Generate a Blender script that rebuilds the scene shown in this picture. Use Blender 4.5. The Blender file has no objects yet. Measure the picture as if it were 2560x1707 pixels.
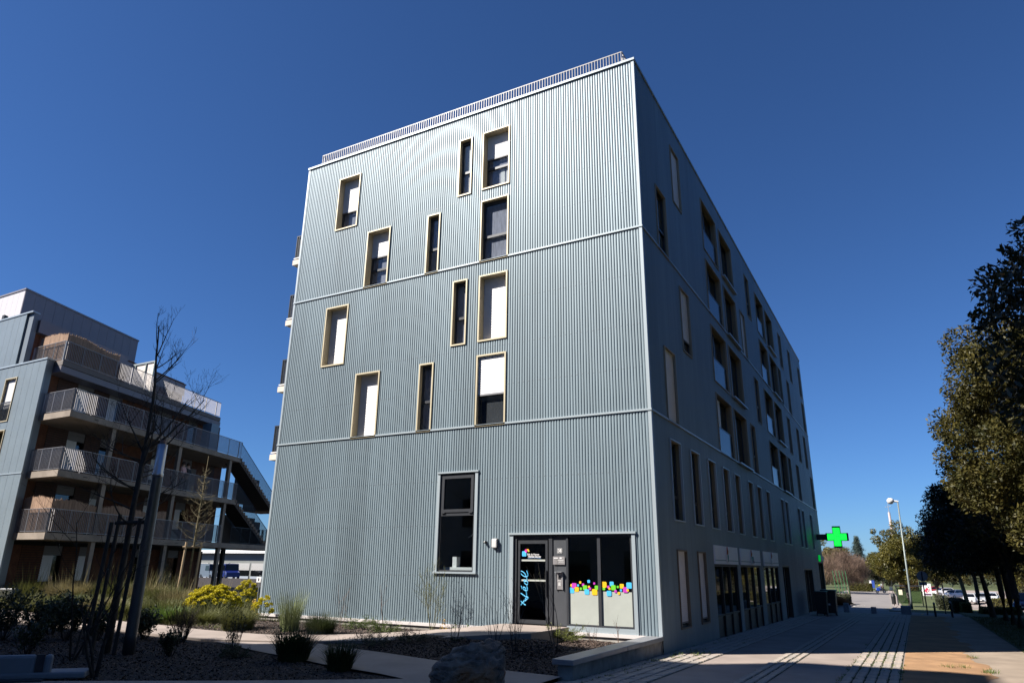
import bpy, bmesh, math, random
import numpy as np
from mathutils import Vector, Matrix
SC = bpy.context.scene
COL = SC.collection
R = math.radians

# ------------------------------------------------------------------ camera, world, sun, exposure
cam_d = bpy.data.cameras.new('camera')
cam_d.sensor_width = 36.0
cam_d.lens = 24.382
cam_d.clip_start = 0.1
cam_d.clip_end = 3000
cam = bpy.data.objects.new('camera', cam_d)
COL.objects.link(cam)
_yaw, _pit, _rol = 0.50723, 0.31280, 0.01249
_f = Vector((-math.sin(_yaw)*math.cos(_pit), math.cos(_yaw)*math.cos(_pit), math.sin(_pit)))
_r = Vector((math.cos(_yaw), math.sin(_yaw), 0))
_u = _r.cross(_f)
_r2 = math.cos(_rol)*_r + math.sin(_rol)*_u
_u2 = -math.sin(_rol)*_r + math.cos(_rol)*_u
_m = Matrix((_r2, _u2, -_f)).transposed().to_4x4()
_m.translation = Vector((5.7347, -18.2367, 2.0521))
cam.matrix_world = _m
SC.camera = cam
SC.cycles.diffuse_bounces = 1

SUN_EL = R(42.5)
SX, SY = -0.725, -0.689            # horizontal direction towards the sun
world = bpy.data.worlds.new('World')
SC.world = world
world.use_nodes = True
wn = world.node_tree
sky = wn.nodes.new('ShaderNodeTexSky')
sky.sky_type = 'NISHITA'
sky.sun_disc = False
sky.sun_elevation = SUN_EL
sky.sun_rotation = math.atan2(SX, SY)
sky.altitude = 0
sky.air_density = 0.85
sky.dust_density = 0.2
sky.ozone_density = 8.0
bg = wn.nodes['Background']
tint = wn.nodes.new('ShaderNodeMix'); tint.data_type = 'RGBA'; tint.blend_type = 'MULTIPLY'; tint.inputs[0].default_value = 1.0
tint.inputs[7].default_value = (0.66, 0.885, 1.13, 1)      # cool white balance of the photograph
wn.links.new(sky.outputs[0], tint.inputs[6])
wn.links.new(tint.outputs[2], bg.inputs[0])
bg.inputs[1].default_value = 0.051
sun_d = bpy.data.lights.new('sun', 'SUN')
sun_d.energy = 5.0
sun_d.angle = R(0.53)
sun_d.color = (1.0, 0.945, 0.87)
sun = bpy.data.objects.new('sun', sun_d)
COL.objects.link(sun)
_sd = Vector((SX*math.cos(SUN_EL), SY*math.cos(SUN_EL), math.sin(SUN_EL))).normalized()
sun.rotation_euler = _sd.to_track_quat('Z', 'Y').to_euler()
sun.location = _sd*60
SC.view_settings.view_transform = 'Standard'
SC.view_settings.look = 'None'
SC.view_settings.gamma = 1.0
SC.view_settings.use_curve_mapping = False
SC.view_settings.exposure = 1.0

# ------------------------------------------------------------------ helpers
def sY(y):
    if y <= 30: return -0.013*y
    if y <= 60: return -0.39-0.025*(y-30)
    if y <= 95: return -1.14-0.036*(y-60)
    return -2.4
def sm(a, b, v):
    t = min(1, max(0, (v-a)/(b-a)))
    return t*t*(3-2*t)
def GH(x, y):                       # height of the planted side
    h = 0.1+0.12*sm(-5.5, -0.5, y)
    return h + (sY(y)-h)*sm(42, 70, y)
def H(x, y):
    return sY(y) if x > -0.2 else GH(x, y)

class MB:
    def __init__(s): s.v = []; s.f = []
    def add(s, vs, fs):
        n = len(s.v); s.v += [tuple(p) for p in vs]; s.f += [tuple(i+n for i in q) for q in fs]; return s
    def box(s, x0, x1, y0, y1, z0, z1):
        return s.add([(x0,y0,z0),(x1,y0,z0),(x1,y1,z0),(x0,y1,z0),(x0,y0,z1),(x1,y0,z1),(x1,y1,z1),(x0,y1,z1)],
                     [(0,3,2,1),(4,5,6,7),(0,1,5,4),(1,2,6,5),(2,3,7,6),(3,0,4,7)])
    def tbox(s, fn, u0, u1, v0, v1, w0, w1):     # box in mapped coordinates
        return s.add([fn(*p) for p in ((u0,v0,w0),(u1,v0,w0),(u1,v1,w0),(u0,v1,w0),(u0,v0,w1),(u1,v0,w1),(u1,v1,w1),(u0,v1,w1))],
                     [(0,3,2,1),(4,5,6,7),(0,1,5,4),(1,2,6,5),(2,3,7,6),(3,0,4,7)])
    def quad(s, a, b, c, d): return s.add([a,b,c,d], [(0,1,2,3)])
    def prism(s, poly, z0, z1):
        n = len(poly)
        return s.add([(x,y,z0) for x,y in poly]+[(x,y,z1) for x,y in poly],
                     [tuple(range(n-1,-1,-1)), tuple(range(n,2*n))]+[(i,(i+1)%n,(i+1)%n+n,i+n) for i in range(n)])
    def tube(s, pts, rad, n=6, cap=True):
        pts = [Vector(p) for p in pts]
        if not hasattr(rad, '__len__'): rad = [rad]*len(pts)
        base = len(s.v)
        up = Vector((0,0,1))
        for i, p in enumerate(pts):
            d = (pts[min(i+1,len(pts)-1)]-pts[max(i-1,0)])
            d = d.normalized() if d.length > 1e-9 else Vector((0,0,1))
            a = d.cross(up)
            if a.length < 1e-3: a = d.cross(Vector((1,0,0)))
            a.normalize(); b = d.cross(a)
            for k in range(n):
                t = 2*math.pi*k/n
                s.v.append(tuple(p+(a*math.cos(t)+b*math.sin(t))*rad[i]))
        for i in range(len(pts)-1):
            for k in range(n):
                k2 = (k+1)%n
                s.f.append((base+i*n+k, base+i*n+k2, base+(i+1)*n+k2, base+(i+1)*n+k))
        if cap:
            s.f.append(tuple(base+k for k in range(n-1,-1,-1)))
            s.f.append(tuple(base+(len(pts)-1)*n+k for k in range(n)))
        return s
    def lathe(s, prof, c=(0,0,0), n=12):
        base = len(s.v)
        for r, z in prof:
            for k in range(n):
                t = 2*math.pi*k/n
                s.v.append((c[0]+r*math.cos(t), c[1]+r*math.sin(t), c[2]+z))
        for i in range(len(prof)-1):
            for k in range(n):
                k2 = (k+1)%n
                s.f.append((base+i*n+k, base+i*n+k2, base+(i+1)*n+k2, base+(i+1)*n+k))
        s.f.append(tuple(base+k for k in range(n-1,-1,-1)))
        s.f.append(tuple(base+(len(prof)-1)*n+k for k in range(n)))
        return s

WLOC = {}                           # world translation of every parented object
def wl(o): return WLOC.get(o.name, o.location.copy())
def place(o, parent, loc):
    """geometry of o is in world coordinates shifted by loc"""
    if parent is not None:
        o.parent = parent
        o.location = Vector(loc)-wl(parent)
    else:
        o.location = loc
    WLOC[o.name] = Vector(loc)
def mk(name, verts, faces, mat, parent=None, loc=(0,0,0), smooth=False, fix=False):
    me = bpy.data.meshes.new(name)
    me.from_pydata(verts, [], faces)
    if fix:
        bm = bmesh.new(); bm.from_mesh(me); bmesh.ops.recalc_face_normals(bm, faces=bm.faces); bm.to_mesh(me); bm.free()
    if mat is not None:
        for m in (mat if isinstance(mat, (list, tuple)) else [mat]): me.materials.append(m)
    if smooth: me.shade_smooth()
    o = bpy.data.objects.new(name, me)
    COL.objects.link(o)
    place(o, parent, loc)
    return o
def B(mb, name, mat, parent=None, loc=(0,0,0), smooth=False, fix=True, bevel=0):
    o = mk(name, mb.v, mb.f, mat, parent, loc, smooth, fix)
    if bevel:
        m = o.modifiers.new('bevel', 'BEVEL'); m.width = bevel; m.segments = 2; m.limit_method = 'ANGLE'
    return o
def share(src, name, parent=None, off=(0,0,0)):
    """another object with the same mesh, moved by off in world space"""
    o = bpy.data.objects.new(name, src.data); COL.objects.link(o)
    place(o, parent, wl(src)+Vector(off))
    for m in src.modifiers:
        k = o.modifiers.new(m.name, m.type)
        if m.type == 'BEVEL': k.width = m.width; k.segments = m.segments; k.limit_method = m.limit_method
    return o
def npmesh(name, V, F, mat, parent=None, loc=(0,0,0)):
    """V (n,3) float, F (m,4) int"""
    me = bpy.data.meshes.new(name)
    V = np.asarray(V, dtype=np.float32); F = np.asarray(F, dtype=np.int32)
    k = F.shape[1]
    me.vertices.add(len(V)); me.vertices.foreach_set('co', V.ravel())
    me.loops.add(F.size); me.loops.foreach_set('vertex_index', F.ravel())
    me.polygons.add(len(F))
    me.polygons.foreach_set('loop_start', np.arange(0, F.size, k, dtype=np.int32))
    me.update(calc_edges=True)
    for m in (mat if isinstance(mat, (list, tuple)) else [mat]): me.materials.append(m)
    o = bpy.data.objects.new(name, me); COL.objects.link(o)
    place(o, parent, loc)
    return o
def empty(name, loc=(0,0,0), parent=None):
    o = bpy.data.objects.new(name, None); COL.objects.link(o); o.empty_display_size = 0.3
    place(o, parent, loc)
    return o
def tag(o, label=None, cat=None, group=None, kind=None):
    if label: o['label'] = label
    if cat: o['category'] = cat
    if group: o['group'] = group
    if kind: o['kind'] = kind
    return o
def struct(o): o['kind'] = 'structure'; return o

# ------------------------------------------------------------------ materials
MATS = {}
def pm(name, col, rough=0.6, var=0.0, scale=4.0, bump=0.0, bscale=None, metal=0.0, spec=0.5, col2=None, detail=4.0, stretch=None, trans=0.0, coat=0.0):
    if name in MATS: return MATS[name]
    m = bpy.data.materials.new(name); m.use_nodes = True
    nt = m.node_tree; p = nt.nodes['Principled BSDF']
    p.inputs['Roughness'].default_value = rough
    p.inputs['Metallic'].default_value = metal
    p.inputs['Specular IOR Level'].default_value = spec
    p.inputs['Base Color'].default_value = (*col, 1)
    if coat: p.inputs['Coat Weight'].default_value = coat
    if var or bump or col2:
        tc = nt.nodes.new('ShaderNodeTexCoord')
        vec = tc.outputs['Object']
        if stretch:
            mp = nt.nodes.new('ShaderNodeMapping'); mp.inputs['Scale'].default_value = stretch
            nt.links.new(vec, mp.inputs[0]); vec = mp.outputs[0]
        nz = nt.nodes.new('ShaderNodeTexNoise'); nz.inputs['Scale'].default_value = scale; nz.inputs['Detail'].default_value = detail
        nz.inputs['Roughness'].default_value = 0.62
        nt.links.new(vec, nz.inputs['Vector'])
        if var or col2:
            rp = nt.nodes.new('ShaderNodeValToRGB')
            c2 = col2 or tuple(c*(1+var) for c in col)
            c1 = col if col2 else tuple(c*(1-var) for c in col)
            rp.color_ramp.elements[0].position = 0.36; rp.color_ramp.elements[0].color = (*c1, 1)
            rp.color_ramp.elements[1].position = 0.64; rp.color_ramp.elements[1].color = (*c2, 1)
            nt.links.new(nz.outputs['Fac'], rp.inputs[0]); nt.links.new(rp.outputs[0], p.inputs['Base Color'])
        if bump:
            b = nt.nodes.new('ShaderNodeBump'); b.inputs['Strength'].default_value = bump; b.inputs['Distance'].default_value = 0.02
            nb = nz
            if bscale:
                nb = nt.nodes.new('ShaderNodeTexNoise'); nb.inputs['Scale'].default_value = bscale; nb.inputs['Detail'].default_value = 6
                nt.links.new(vec, nb.inputs['Vector'])
            nt.links.new(nb.outputs['Fac'], b.inputs['Height']); nt.links.new(b.outputs[0], p.inputs['Normal'])
    if trans:
        # thin leaf: part of the light passes through
        out = nt.nodes['Material Output']
        tl = nt.nodes.new('ShaderNodeBsdfTranslucent'); mx = nt.nodes.new('ShaderNodeMixShader'); mx.inputs[0].default_value = trans
        src = p.inputs['Base Color'].links[0].from_socket if p.inputs['Base Color'].links else None
        if src: nt.links.new(src, tl.inputs[0])
        else: tl.inputs[0].default_value = (*col, 1)
        nt.links.new(p.outputs[0], mx.inputs[1]); nt.links.new(tl.outputs[0], mx.inputs[2]); nt.links.new(mx.outputs[0], out.inputs[0])
    MATS[name] = m
    return m
def glass(name, tint=(0.86,0.89,0.9), rough=0.015, ior=1.5):
    if name in MATS: return MATS[name]
    m = bpy.data.materials.new(name); m.use_nodes = True; nt = m.node_tree
    for n in list(nt.nodes): nt.nodes.remove(n)
    out = nt.nodes.new('ShaderNodeOutputMaterial'); mx = nt.nodes.new('ShaderNodeMixShader'); lw = nt.nodes.new('ShaderNodeLayerWeight'); lw.inputs[0].default_value = 0.5
    pw = nt.nodes.new('ShaderNodeMath'); pw.operation = 'POWER'; pw.inputs[1].default_value = 5.0
    fr = nt.nodes.new('ShaderNodeMath'); fr.operation = 'MULTIPLY_ADD'; fr.inputs[1].default_value = 0.95; fr.inputs[2].default_value = 0.051
    nt.links.new(lw.outputs['Facing'], pw.inputs[0]); nt.links.new(pw.outputs[0], fr.inputs[0])
    tr = nt.nodes.new('ShaderNodeBsdfTransparent'); gl = nt.nodes.new('ShaderNodeBsdfGlossy')
    tr.inputs[0].default_value = (*tint,1); gl.inputs['Roughness'].default_value = rough
    nt.links.new(fr.outputs[0], mx.inputs[0]); nt.links.new(tr.outputs[0], mx.inputs[1]); nt.links.new(gl.outputs[0], mx.inputs[2])
    nt.links.new(mx.outputs[0], out.inputs[0])
    MATS[name] = m; return m
def emit(name, col, s):
    if name in MATS: return MATS[name]
    m = bpy.data.materials.new(name); m.use_nodes = True; p = m.node_tree.nodes['Principled BSDF']
    p.inputs['Base Color'].default_value = (*col,1); p.inputs['Emission Color'].default_value = (*col,1); p.inputs['Emission Strength'].default_value = s
    MATS[name] = m; return m

CLAD = pm('blue_grey_steel', (0.21,0.268,0.30), 0.47, 0.07, 0.8, metal=0.2, spec=0.5, stretch=(1,1,0.2))
_nt = CLAD.node_tree                                  # each sheet a shade of its own
_oi = _nt.nodes.new('ShaderNodeObjectInfo'); _mr = _nt.nodes.new('ShaderNodeMapRange'); _mr.inputs[3].default_value = 0.93; _mr.inputs[4].default_value = 1.06
_mm = _nt.nodes.new('ShaderNodeMix'); _mm.data_type = 'RGBA'; _mm.blend_type = 'MULTIPLY'; _mm.inputs[0].default_value = 1.0
_p = _nt.nodes['Principled BSDF']; _src = _p.inputs['Base Color'].links[0].from_socket
_nt.links.new(_oi.outputs['Random'], _mr.inputs[0]); _nt.links.new(_mr.outputs[0], _mm.inputs[7]); _nt.links.new(_src, _mm.inputs[6]); _tc = _nt.nodes.new('ShaderNodeTexCoord'); _mp = _nt.nodes.new('ShaderNodeMapping'); _mp.inputs['Scale'].default_value = (7, 7, 0.16)
_n2 = _nt.nodes.new('ShaderNodeTexNoise'); _n2.inputs['Scale'].default_value = 1.6; _n2.inputs['Detail'].default_value = 5
_r2 = _nt.nodes.new('ShaderNodeMapRange'); _r2.inputs[1].default_value = .3; _r2.inputs[2].default_value = .7; _r2.inputs[3].default_value = .88; _r2.inputs[4].default_value = 1.06
_m2 = _nt.nodes.new('ShaderNodeMix'); _m2.data_type = 'RGBA'; _m2.blend_type = 'MULTIPLY'; _m2.inputs[0].default_value = 1.0   # faint rain streaks
_nt.links.new(_tc.outputs['Object'], _mp.inputs[0]); _nt.links.new(_mp.outputs[0], _n2.inputs['Vector']); _nt.links.new(_n2.outputs['Fac'], _r2.inputs[0])
_nt.links.new(_mm.outputs[2], _m2.inputs[6]); _nt.links.new(_r2.outputs[0], _m2.inputs[7]); _nt.links.new(_m2.outputs[2], _p.inputs['Base Color'])
TRIM = pm('light_blue_grey_trim', (0.37,0.425,0.455), 0.4, metal=0.25)
GOLD = pm('champagne_metal', (0.54,0.465,0.315), 0.45, 0.04, 2, metal=0.15)
ANTH = pm('anthracite_aluminium', (0.045,0.048,0.055), 0.38, 0.06, 6, metal=0.2)
BLACKM = pm('black_metal', (0.012,0.012,0.014), 0.5)
SHUT = pm('white_shutter', (0.74,0.73,0.74), 0.5, 0.03, 3)
PANE = glass('window_glass')
DARKGL = pm('dark_reflecting_glass', (0.006,0.007,0.008), 0.03, spec=0.75)
DIMGL = pm('dim_loggia_glass', (0.006,0.007,0.008), 0.12, spec=0.2)
CURT = pm('lilac_grey_curtain', (0.30,0.29,0.36), 0.8, 0.25, 3, stretch=(6,6,0.6))
ROOM = pm('dim_room', (0.05,0.048,0.046), 0.9, 0.15, 2)
CONC = pm('pale_concrete', (0.44,0.40,0.36), 0.85, 0.12, 2.5, bump=0.15, bscale=40)
CONCD = pm('weathered_concrete', (0.30,0.28,0.25), 0.9, 0.25, 2.2, bump=0.2, bscale=30)
GALV = pm('galvanised_steel', (0.40,0.41,0.43), 0.4, 0.08, 8, metal=0.5)
GREYPAINT = pm('grey_painted_steel', (0.26,0.25,0.245), 0.45, 0.03, 5, metal=0.2)
WHITE = pm('white_paint', (0.78,0.77,0.75), 0.5, 0.03, 4)
BLACKP = pm('black_plastic', (0.015,0.015,0.016), 0.4, 0.2, 12)
WOOD = pm('pine_stake', (0.46,0.33,0.20), 0.8, 0.2, 10, bump=0.2, stretch=(6,6,0.7))
BARK = pm('dark_bark', (0.055,0.047,0.04), 0.9, 0.35, 14, bump=0.5, stretch=(1,1,0.3))
BARKL = pm('pale_bark', (0.24,0.20,0.13), 0.9, 0.3, 14, bump=0.4)
# ------------------------------------------------------------------ the ground
PAVE = pm('beige_concrete_paving', (0.30,0.245,0.21), 0.85, 0.13, 0.7, bump=0.12, bscale=60)
PAVE2 = pm('grey_beige_path', (0.305,0.252,0.218), 0.85, 0.13, 0.8, bump=0.12, bscale=60)
ASPH = pm('worn_asphalt', (0.215,0.195,0.18), 0.9, 0.12, 0.6, bump=0.2, bscale=80)
SAND = pm('ochre_sand', (0.33,0.19,0.095), 0.95, 0.2, 1.1, bump=0.35, bscale=45)
SOIL = pm('dark_soil', (0.055,0.042,0.032), 0.95, 0.35, 6, bump=0.6, bscale=30)
MOSSY = pm('mossy_joint', (0.045,0.05,0.02), 0.95, 0.5, 9, bump=0.5, bscale=60)
MULCH = pm('bark_mulch_ground', (0.032,0.023,0.018), 0.95, 0.45, 22, bump=0.9, bscale=55)
TURF = pm('turf', (0.07,0.085,0.025), 0.95, 0.4, 3, bump=0.6, bscale=50)

def sheet(name, x0, x1, ys, mat, dz=0.0, fn=None, nx=1):
    vs, fs = [], []
    xs = [x0+(x1-x0)*i/nx for i in range(nx+1)]
    for y in ys:
        for x in xs: vs.append((x, y, (fn(x,y) if fn else sY(y))+dz))
    w = nx+1
    for j in range(len(ys)-1):
        for i in range(nx): fs.append((j*w+i, j*w+i+1, (j+1)*w+i+1, (j+1)*w+i))
    return struct(mk(name, vs, fs, mat))
YS = [-60,-40,-20,0,15,30]
ys_far = [30,36,42,48,54,60,70,80,90,95,120,200,400,900]
# one base sheet that reaches the horizon
gx = [-900,-300,-120,-60,-30,-15,-0.25,-0.15,20,60,150,400,900]
gy = [-400,-60,-30,-20,-12,-8,-5.5,-4,-2.5,-0.5,5,15,30]+ys_far[1:]
vs = [(x,y,min(H(x,y), sY(max(y,0)))-0.08) for y in gy for x in gx]
fs = [(j*len(gx)+i, j*len(gx)+i+1, (j+1)*len(gx)+i+1, (j+1)*len(gx)+i) for j in range(len(gy)-1) for i in range(len(gx)-1)]
struct(mk('ground', vs, fs, TURF))
sheet('street_paving', -0.2, 5.22, YS, PAVE)
sheet('street_paving_far', -0.2, 5.22, [30,31.5,33], PAVE)
_vs, _fs = [], []
_yy = [-60,-30]+list(np.arange(-12,31.6,0.25))
for _i, _y in enumerate(_yy):
    _e = 6.80+.13*math.sin(_y*.9)+.09*math.sin(_y*2.7+1)+.04*math.sin(_y*7.1)
    _vs += [(5.22,_y,sY(_y)+.006), (6.1,_y,sY(_y)+.016+.006*math.sin(_y*3)), (_e,_y,sY(_y)+.006)]
    if _i: _k = 3*_i; _fs += [(_k-3,_k-2,_k+1,_k),(_k-2,_k-1,_k+2,_k+1)]
struct(mk('sand_strip', _vs, _fs, SAND))
sheet('footpath', 6.3, 8.12, [-60,-20,0,15,30,33], pm('old_footpath', (0.29,0.23,0.175), 0.9, 0.16, 0.8, bump=0.2, bscale=60), 0.0)
sheet('verge', 8.12, 30, [-60,-20,0,15,30,33,36,42,48,54,60,80], TURF, 0.01)
# the cross street and the road beyond
sheet('cross_road', -0.2, 8.12, [33,36,39,42], ASPH, -0.05)
road_l = lambda y: -0.2 if y < 46 else (-0.2-(y-46)*0.11)
vs, fs = [], []
ysr = [42,48,54,60,66,72,80,90,95,110,130,150,175]
for y in ysr:
    vs += [(road_l(y), y, sY(y)-0.045), (3.75 if y < 60 else 3.75-(y-60)*0.035, y, sY(y)-0.045)]
for i in range(len(ysr)-1): fs.append((2*i,2*i+1,2*i+3,2*i+2))
struct(mk('road', vs, fs, ASPH))
vs, fs = [], []
for y in ysr:
    a = 3.75 if y < 60 else 3.75-(y-60)*0.035
    for x, z in ((a, -0.05), (a, 0.06), (a+0.18, 0.06), (a+0.18, 0.03), (a+1.1, 0.03), (a+1.1,-0.04)): vs.append((x, y, sY(y)+z))
for i in range(len(ysr)-1):
    for k in range(5): fs.append((6*i+k, 6*i+k+1, 6*i+k+7, 6*i+k+6))
fs.append((5,4,3,2,1,0))
struct(mk('pavement', vs, fs, PAVE2))
mb = MB()
for y in (56, 61, 66, 71): mb.quad((0.4,y,sY(y)-0.035),(0.55,y,sY(y)-0.035),(0.55-0.1,y+2.4,sY(y+2.4)-0.035),(0.3,y+2.4,sY(y+2.4)-0.035))
mb.quad((1.7,50.2,sY(50.2)-0.038),(3.5,50.2,sY(50.2)-0.038),(3.5,50.9,sY(50.9)-0.038),(1.7,50.9,sY(50.9)-0.038))
struct(mk('road_marking', mb.v, mb.f, pm('road_paint', (0.7,0.68,0.62), 0.8, 0.15, 6)))
# yellow bay line
mb = MB().quad((5.7,36.2,sY(36.2)-0.04),(5.85,36.2,sY(36.2)-0.04),(5.95,39,sY(39)-0.04),(5.8,39,sY(39)-0.04))
mb.quad((3.2,47,sY(47)-0.038),(3.35,47,sY(47)-0.038),(3.6,54,sY(54)-0.038),(3.45,54,sY(54)-0.038))
struct(mk('yellow_marking', mb.v, mb.f, pm('yellow_road_paint', (0.6,0.4,0.08), 0.8, 0.15, 6)))
sheet('car_park', 9.3, 60, [56,60,70,80,90,95,120,200], pm('car_park_asphalt', (0.30,0.245,0.21), 0.9, 0.1, 0.4), 0.02)
sheet('meadow', -120, -9, [70,80,90,95,150,260], TURF, 0.02)

# garden side: planted soil as a height field
rng = np.random.default_rng(3)
def gz(x, y): return GH(x,y)+0.20*math.exp(-((y+2.55)/1.15)**2)*sm(-7.2,-5.2,x)*sm(-1.2,-2.2,x)*(1 if y < -2.3 else sm(-2.0,-2.3,y))+0.018*math.sin(x*2.1+y*1.3)*math.cos(y*1.7-x*0.6)
gxs = [-120,-80,-60,-48,-40,-34,-30]+list(np.arange(-28,-0.19,0.55))+[-0.25]
gys = [-60,-40,-28,-20]+list(np.arange(-16,0.01,0.5))+[2,5,9,14,20,28,38,45,55,70]
vs = [(x,y,gz(x,y)) for y in gys for x in gxs]
w = len(gxs)
fs = [(j*w+i, j*w+i+1, (j+1)*w+i+1, (j+1)*w+i) for j in range(len(gys)-1) for i in range(w-1)]
struct(mk('garden_bed', vs, fs, MULCH))

def resample(pl, n):
    pl = [np.array(p, float) for p in pl]
    L = [0]
    for a, b in zip(pl[:-1], pl[1:]): L.append(L[-1]+np.linalg.norm(b-a))
    out = []
    for i in range(n):
        t = L[-1]*i/(n-1)
        k = min(len(pl)-2, max(0, int(np.searchsorted(L, t)-1)))
        f = (t-L[k])/max(1e-9, L[k+1]-L[k]); out.append(pl[k]*(1-f)+pl[k+1]*f)
    return out
def ribbon(name, up, lo, mat, n=40, skirt=0.35):
    U, L = resample(up, n), resample(lo, n)
    vs, fs = [], []
    for a, b in zip(U, L): vs += [(a[0],a[1],a[2]-skirt), tuple(a), tuple(b), (b[0],b[1],b[2]-skirt)]
    for i in range(n-1):
        for k in range(3): fs.append((4*i+k, 4*i+k+1, 4*i+k+5, 4*i+k+4))
    fs += [(0,1,2,3), (4*n-1,4*n-2,4*n-3,4*n-4)]
    return struct(mk(name, vs, fs, mat))
ribbon('entrance_ramp', [(-2.5,-0.12,.53),(-4.5,-0.12,.53),(-5.2,-.5,.44),(-6.3,-1.0,.33),(-7.4,-2.0,.26)],
       [(-2.5,-2.3,.53),(-3.7,-2.7,.45),(-4.9,-2.85,.34),(-6.1,-3.2,.25),(-7.4,-3.75,.20)], PAVE2, 30)
ribbon('garden_path', [(-7.40,-2.0,.255),(-8.4,-2.85,.23),(-9.7,-3.55,.21),(-11,-3.6,.2),(-12.7,-3.55,.2),(-14.5,-3.3,.2),(-18.9,-3.05,.21),(-22,-2.8,.22),(-25.5,-2.6,.24)],
       [(-7.40,-3.75,.195),(-8.9,-4.4,.17),(-10.5,-5.0,.16),(-12.5,-4.9,.16),(-15,-4.6,.16),(-17.7,-4.9,.16),(-23,-4.2,.17),(-27,-3.9,.18)], PAVE2, 50)
ribbon('upper_path', [(-44,1.2,.26),(-28.3,-0.6,.26),(-26.3,0.3,.26),(-25.0,-0.6,.26)], [(-44,-3.2,.255),(-28.3,-2.7,.255),(-25.4,-2.5,.255),(-24.2,-1.7,.255)], PAVE2, 12)
# lower paving that runs down to the street
poly = [(-6.9,-4.15),(-5.06,-4.5),(-3.27,-4.96),(-1.57,-5.38),(-0.2,-5.5),(-0.2,-40),(-40,-40),(-40,-16),(-12,-15),(-7.4,-10.9),(-4.63,-9.0),(-3.2,-7.9),(-2.45,-7.3),(-3.26,-7.04),(-4.93,-6.70),(-5.77,-6.41),(-7.47,-5.96),(-8.6,-5.6),(-10.2,-5.05),(-8.9,-4.42),(-7.6,-3.86)]
mb = MB(); mb.add([(x,y,0.135) for x,y in poly], [tuple(range(len(poly)))])
struct(B(mb, 'lower_path', PAVE2, fix=False))

# bark chips lying on the beds: nobody could count them
def inpoly(px, py, poly):
    c = np.zeros(len(px), bool); n = len(poly); j = n-1
    for i in range(n):
        xi, yi = poly[i]; xj, yj = poly[j]
        m = ((yi > py) != (yj > py)) & (px < (xj-xi)*(py-yi)/(yj-yi+1e-12)+xi)
        c ^= m; j = i
    return c
bedA = [(-0.35,-0.15),(-0.35,-5.4),(-1.57,-5.3),(-3.27,-4.88),(-5.06,-4.42),(-6.9,-4.05),(-6.2,-3.3),(-4.9,-2.95),(-3.7,-2.8),(-2.4,-2.4),(-2.4,-0.15)]
bedB = [(-2.5,-7.35),(-3.26,-7.12),(-4.93,-6.78),(-7.47,-6.05),(-9.5,-5.45),(-12,-5.15),(-15.0,-4.85),(-16,-4.9),(-16,-13),(-12,-14.9),(-7.4,-10.8),(-4.63,-8.9),(-3.2,-7.85)]
bedC = [(-5.3,-0.1),(-6.3,-0.9),(-7.4,-1.9),(-8.4,-2.75),(-9.7,-3.45),(-14.5,-3.2),(-18,-2.9),(-18,0.5),(-14.3,-0.1)]
CH = pm('bark_chip', (0.025,0.017,0.014), 0.9, col2=(0.17,0.12,0.095), scale=26, detail=2)
Vs, Fs, off = [], [], 0
for poly, n in ((bedA, 26000), (bedB, 42000), (bedC, 14000)):
    xs = np.array([p[0] for p in poly]); ysp = np.array([p[1] for p in poly])
    X = rng.uniform(xs.min(), xs.max(), n*3); Y = rng.uniform(ysp.min(), ysp.max(), n*3)
    k = inpoly(X, Y, poly); X, Y = X[k][:n], Y[k][:n]; m = len(X)
    Z0 = np.array([gz(a,b) for a, b in zip(X,Y)])+rng.uniform(0.004,0.022,m)
    L = rng.uniform(0.011,0.030,m); W = L*rng.uniform(0.25,0.6,m); A = rng.uniform(0,6.28,m)
    T1 = rng.normal(0,0.35,m); T2 = rng.normal(0,0.35,m)
    c, s = np.cos(A), np.sin(A)
    for du, dv in ((-1,-1),(1,-1),(1,1),(-1,1)):
        lx, ly = du*L, dv*W
        Vs.append(np.stack([X+c*lx-s*ly, Y+s*lx+c*ly, Z0+lx*T1+ly*T2], 1))
    base = off+np.arange(m)
    Fs.append(np.stack([base, base+m, base+2*m, base+3*m], 1)); off += 4*m
npmesh('bark_chips', np.concatenate(Vs), np.concatenate(Fs), CH)
tag(bpy.data.objects['bark_chips'], 'brown bark chips strewn over the planting beds', 'mulch', kind='stuff')

# granite sett strips
SETT = [pm('granite_sett_%s' % k, c, 0.85, 0.18, 9, bump=0.3, bscale=50) for k, c in (('pale',(0.36,0.31,0.265)),('mid',(0.32,0.285,0.25)),('warm',(0.39,0.325,0.27)))]
def sett_mesh(lx, ly, h, seed):
    r = random.Random(seed); b = 0.012
    bm = bmesh.new()
    j = lambda: r.uniform(-0.008, 0.008)
    bot = [bm.verts.new((sx*lx/2+j(), sy*ly/2+j(), -0.05)) for sx, sy in ((-1,-1),(1,-1),(1,1),(-1,1))]
    mid = [bm.verts.new((v.co.x, v.co.y, h-b)) for v in bot]
    top = [bm.verts.new((v.co.x*(1-2*b/lx), v.co.y*(1-2*b/ly), h+j()*0.4)) for v in bot]
    for i in range(4):
        k = (i+1)%4
        bm.faces.new((bot[i],bot[k],mid[k],mid[i])); bm.faces.new((mid[i],mid[k],top[k],top[i]))
    bm.faces.new(top)
    me = bpy.data.meshes.new('sett'); bm.to_mesh(me); bm.free()
    me.materials.append(SETT[seed%3])
    return me
SMESH = {}
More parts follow.
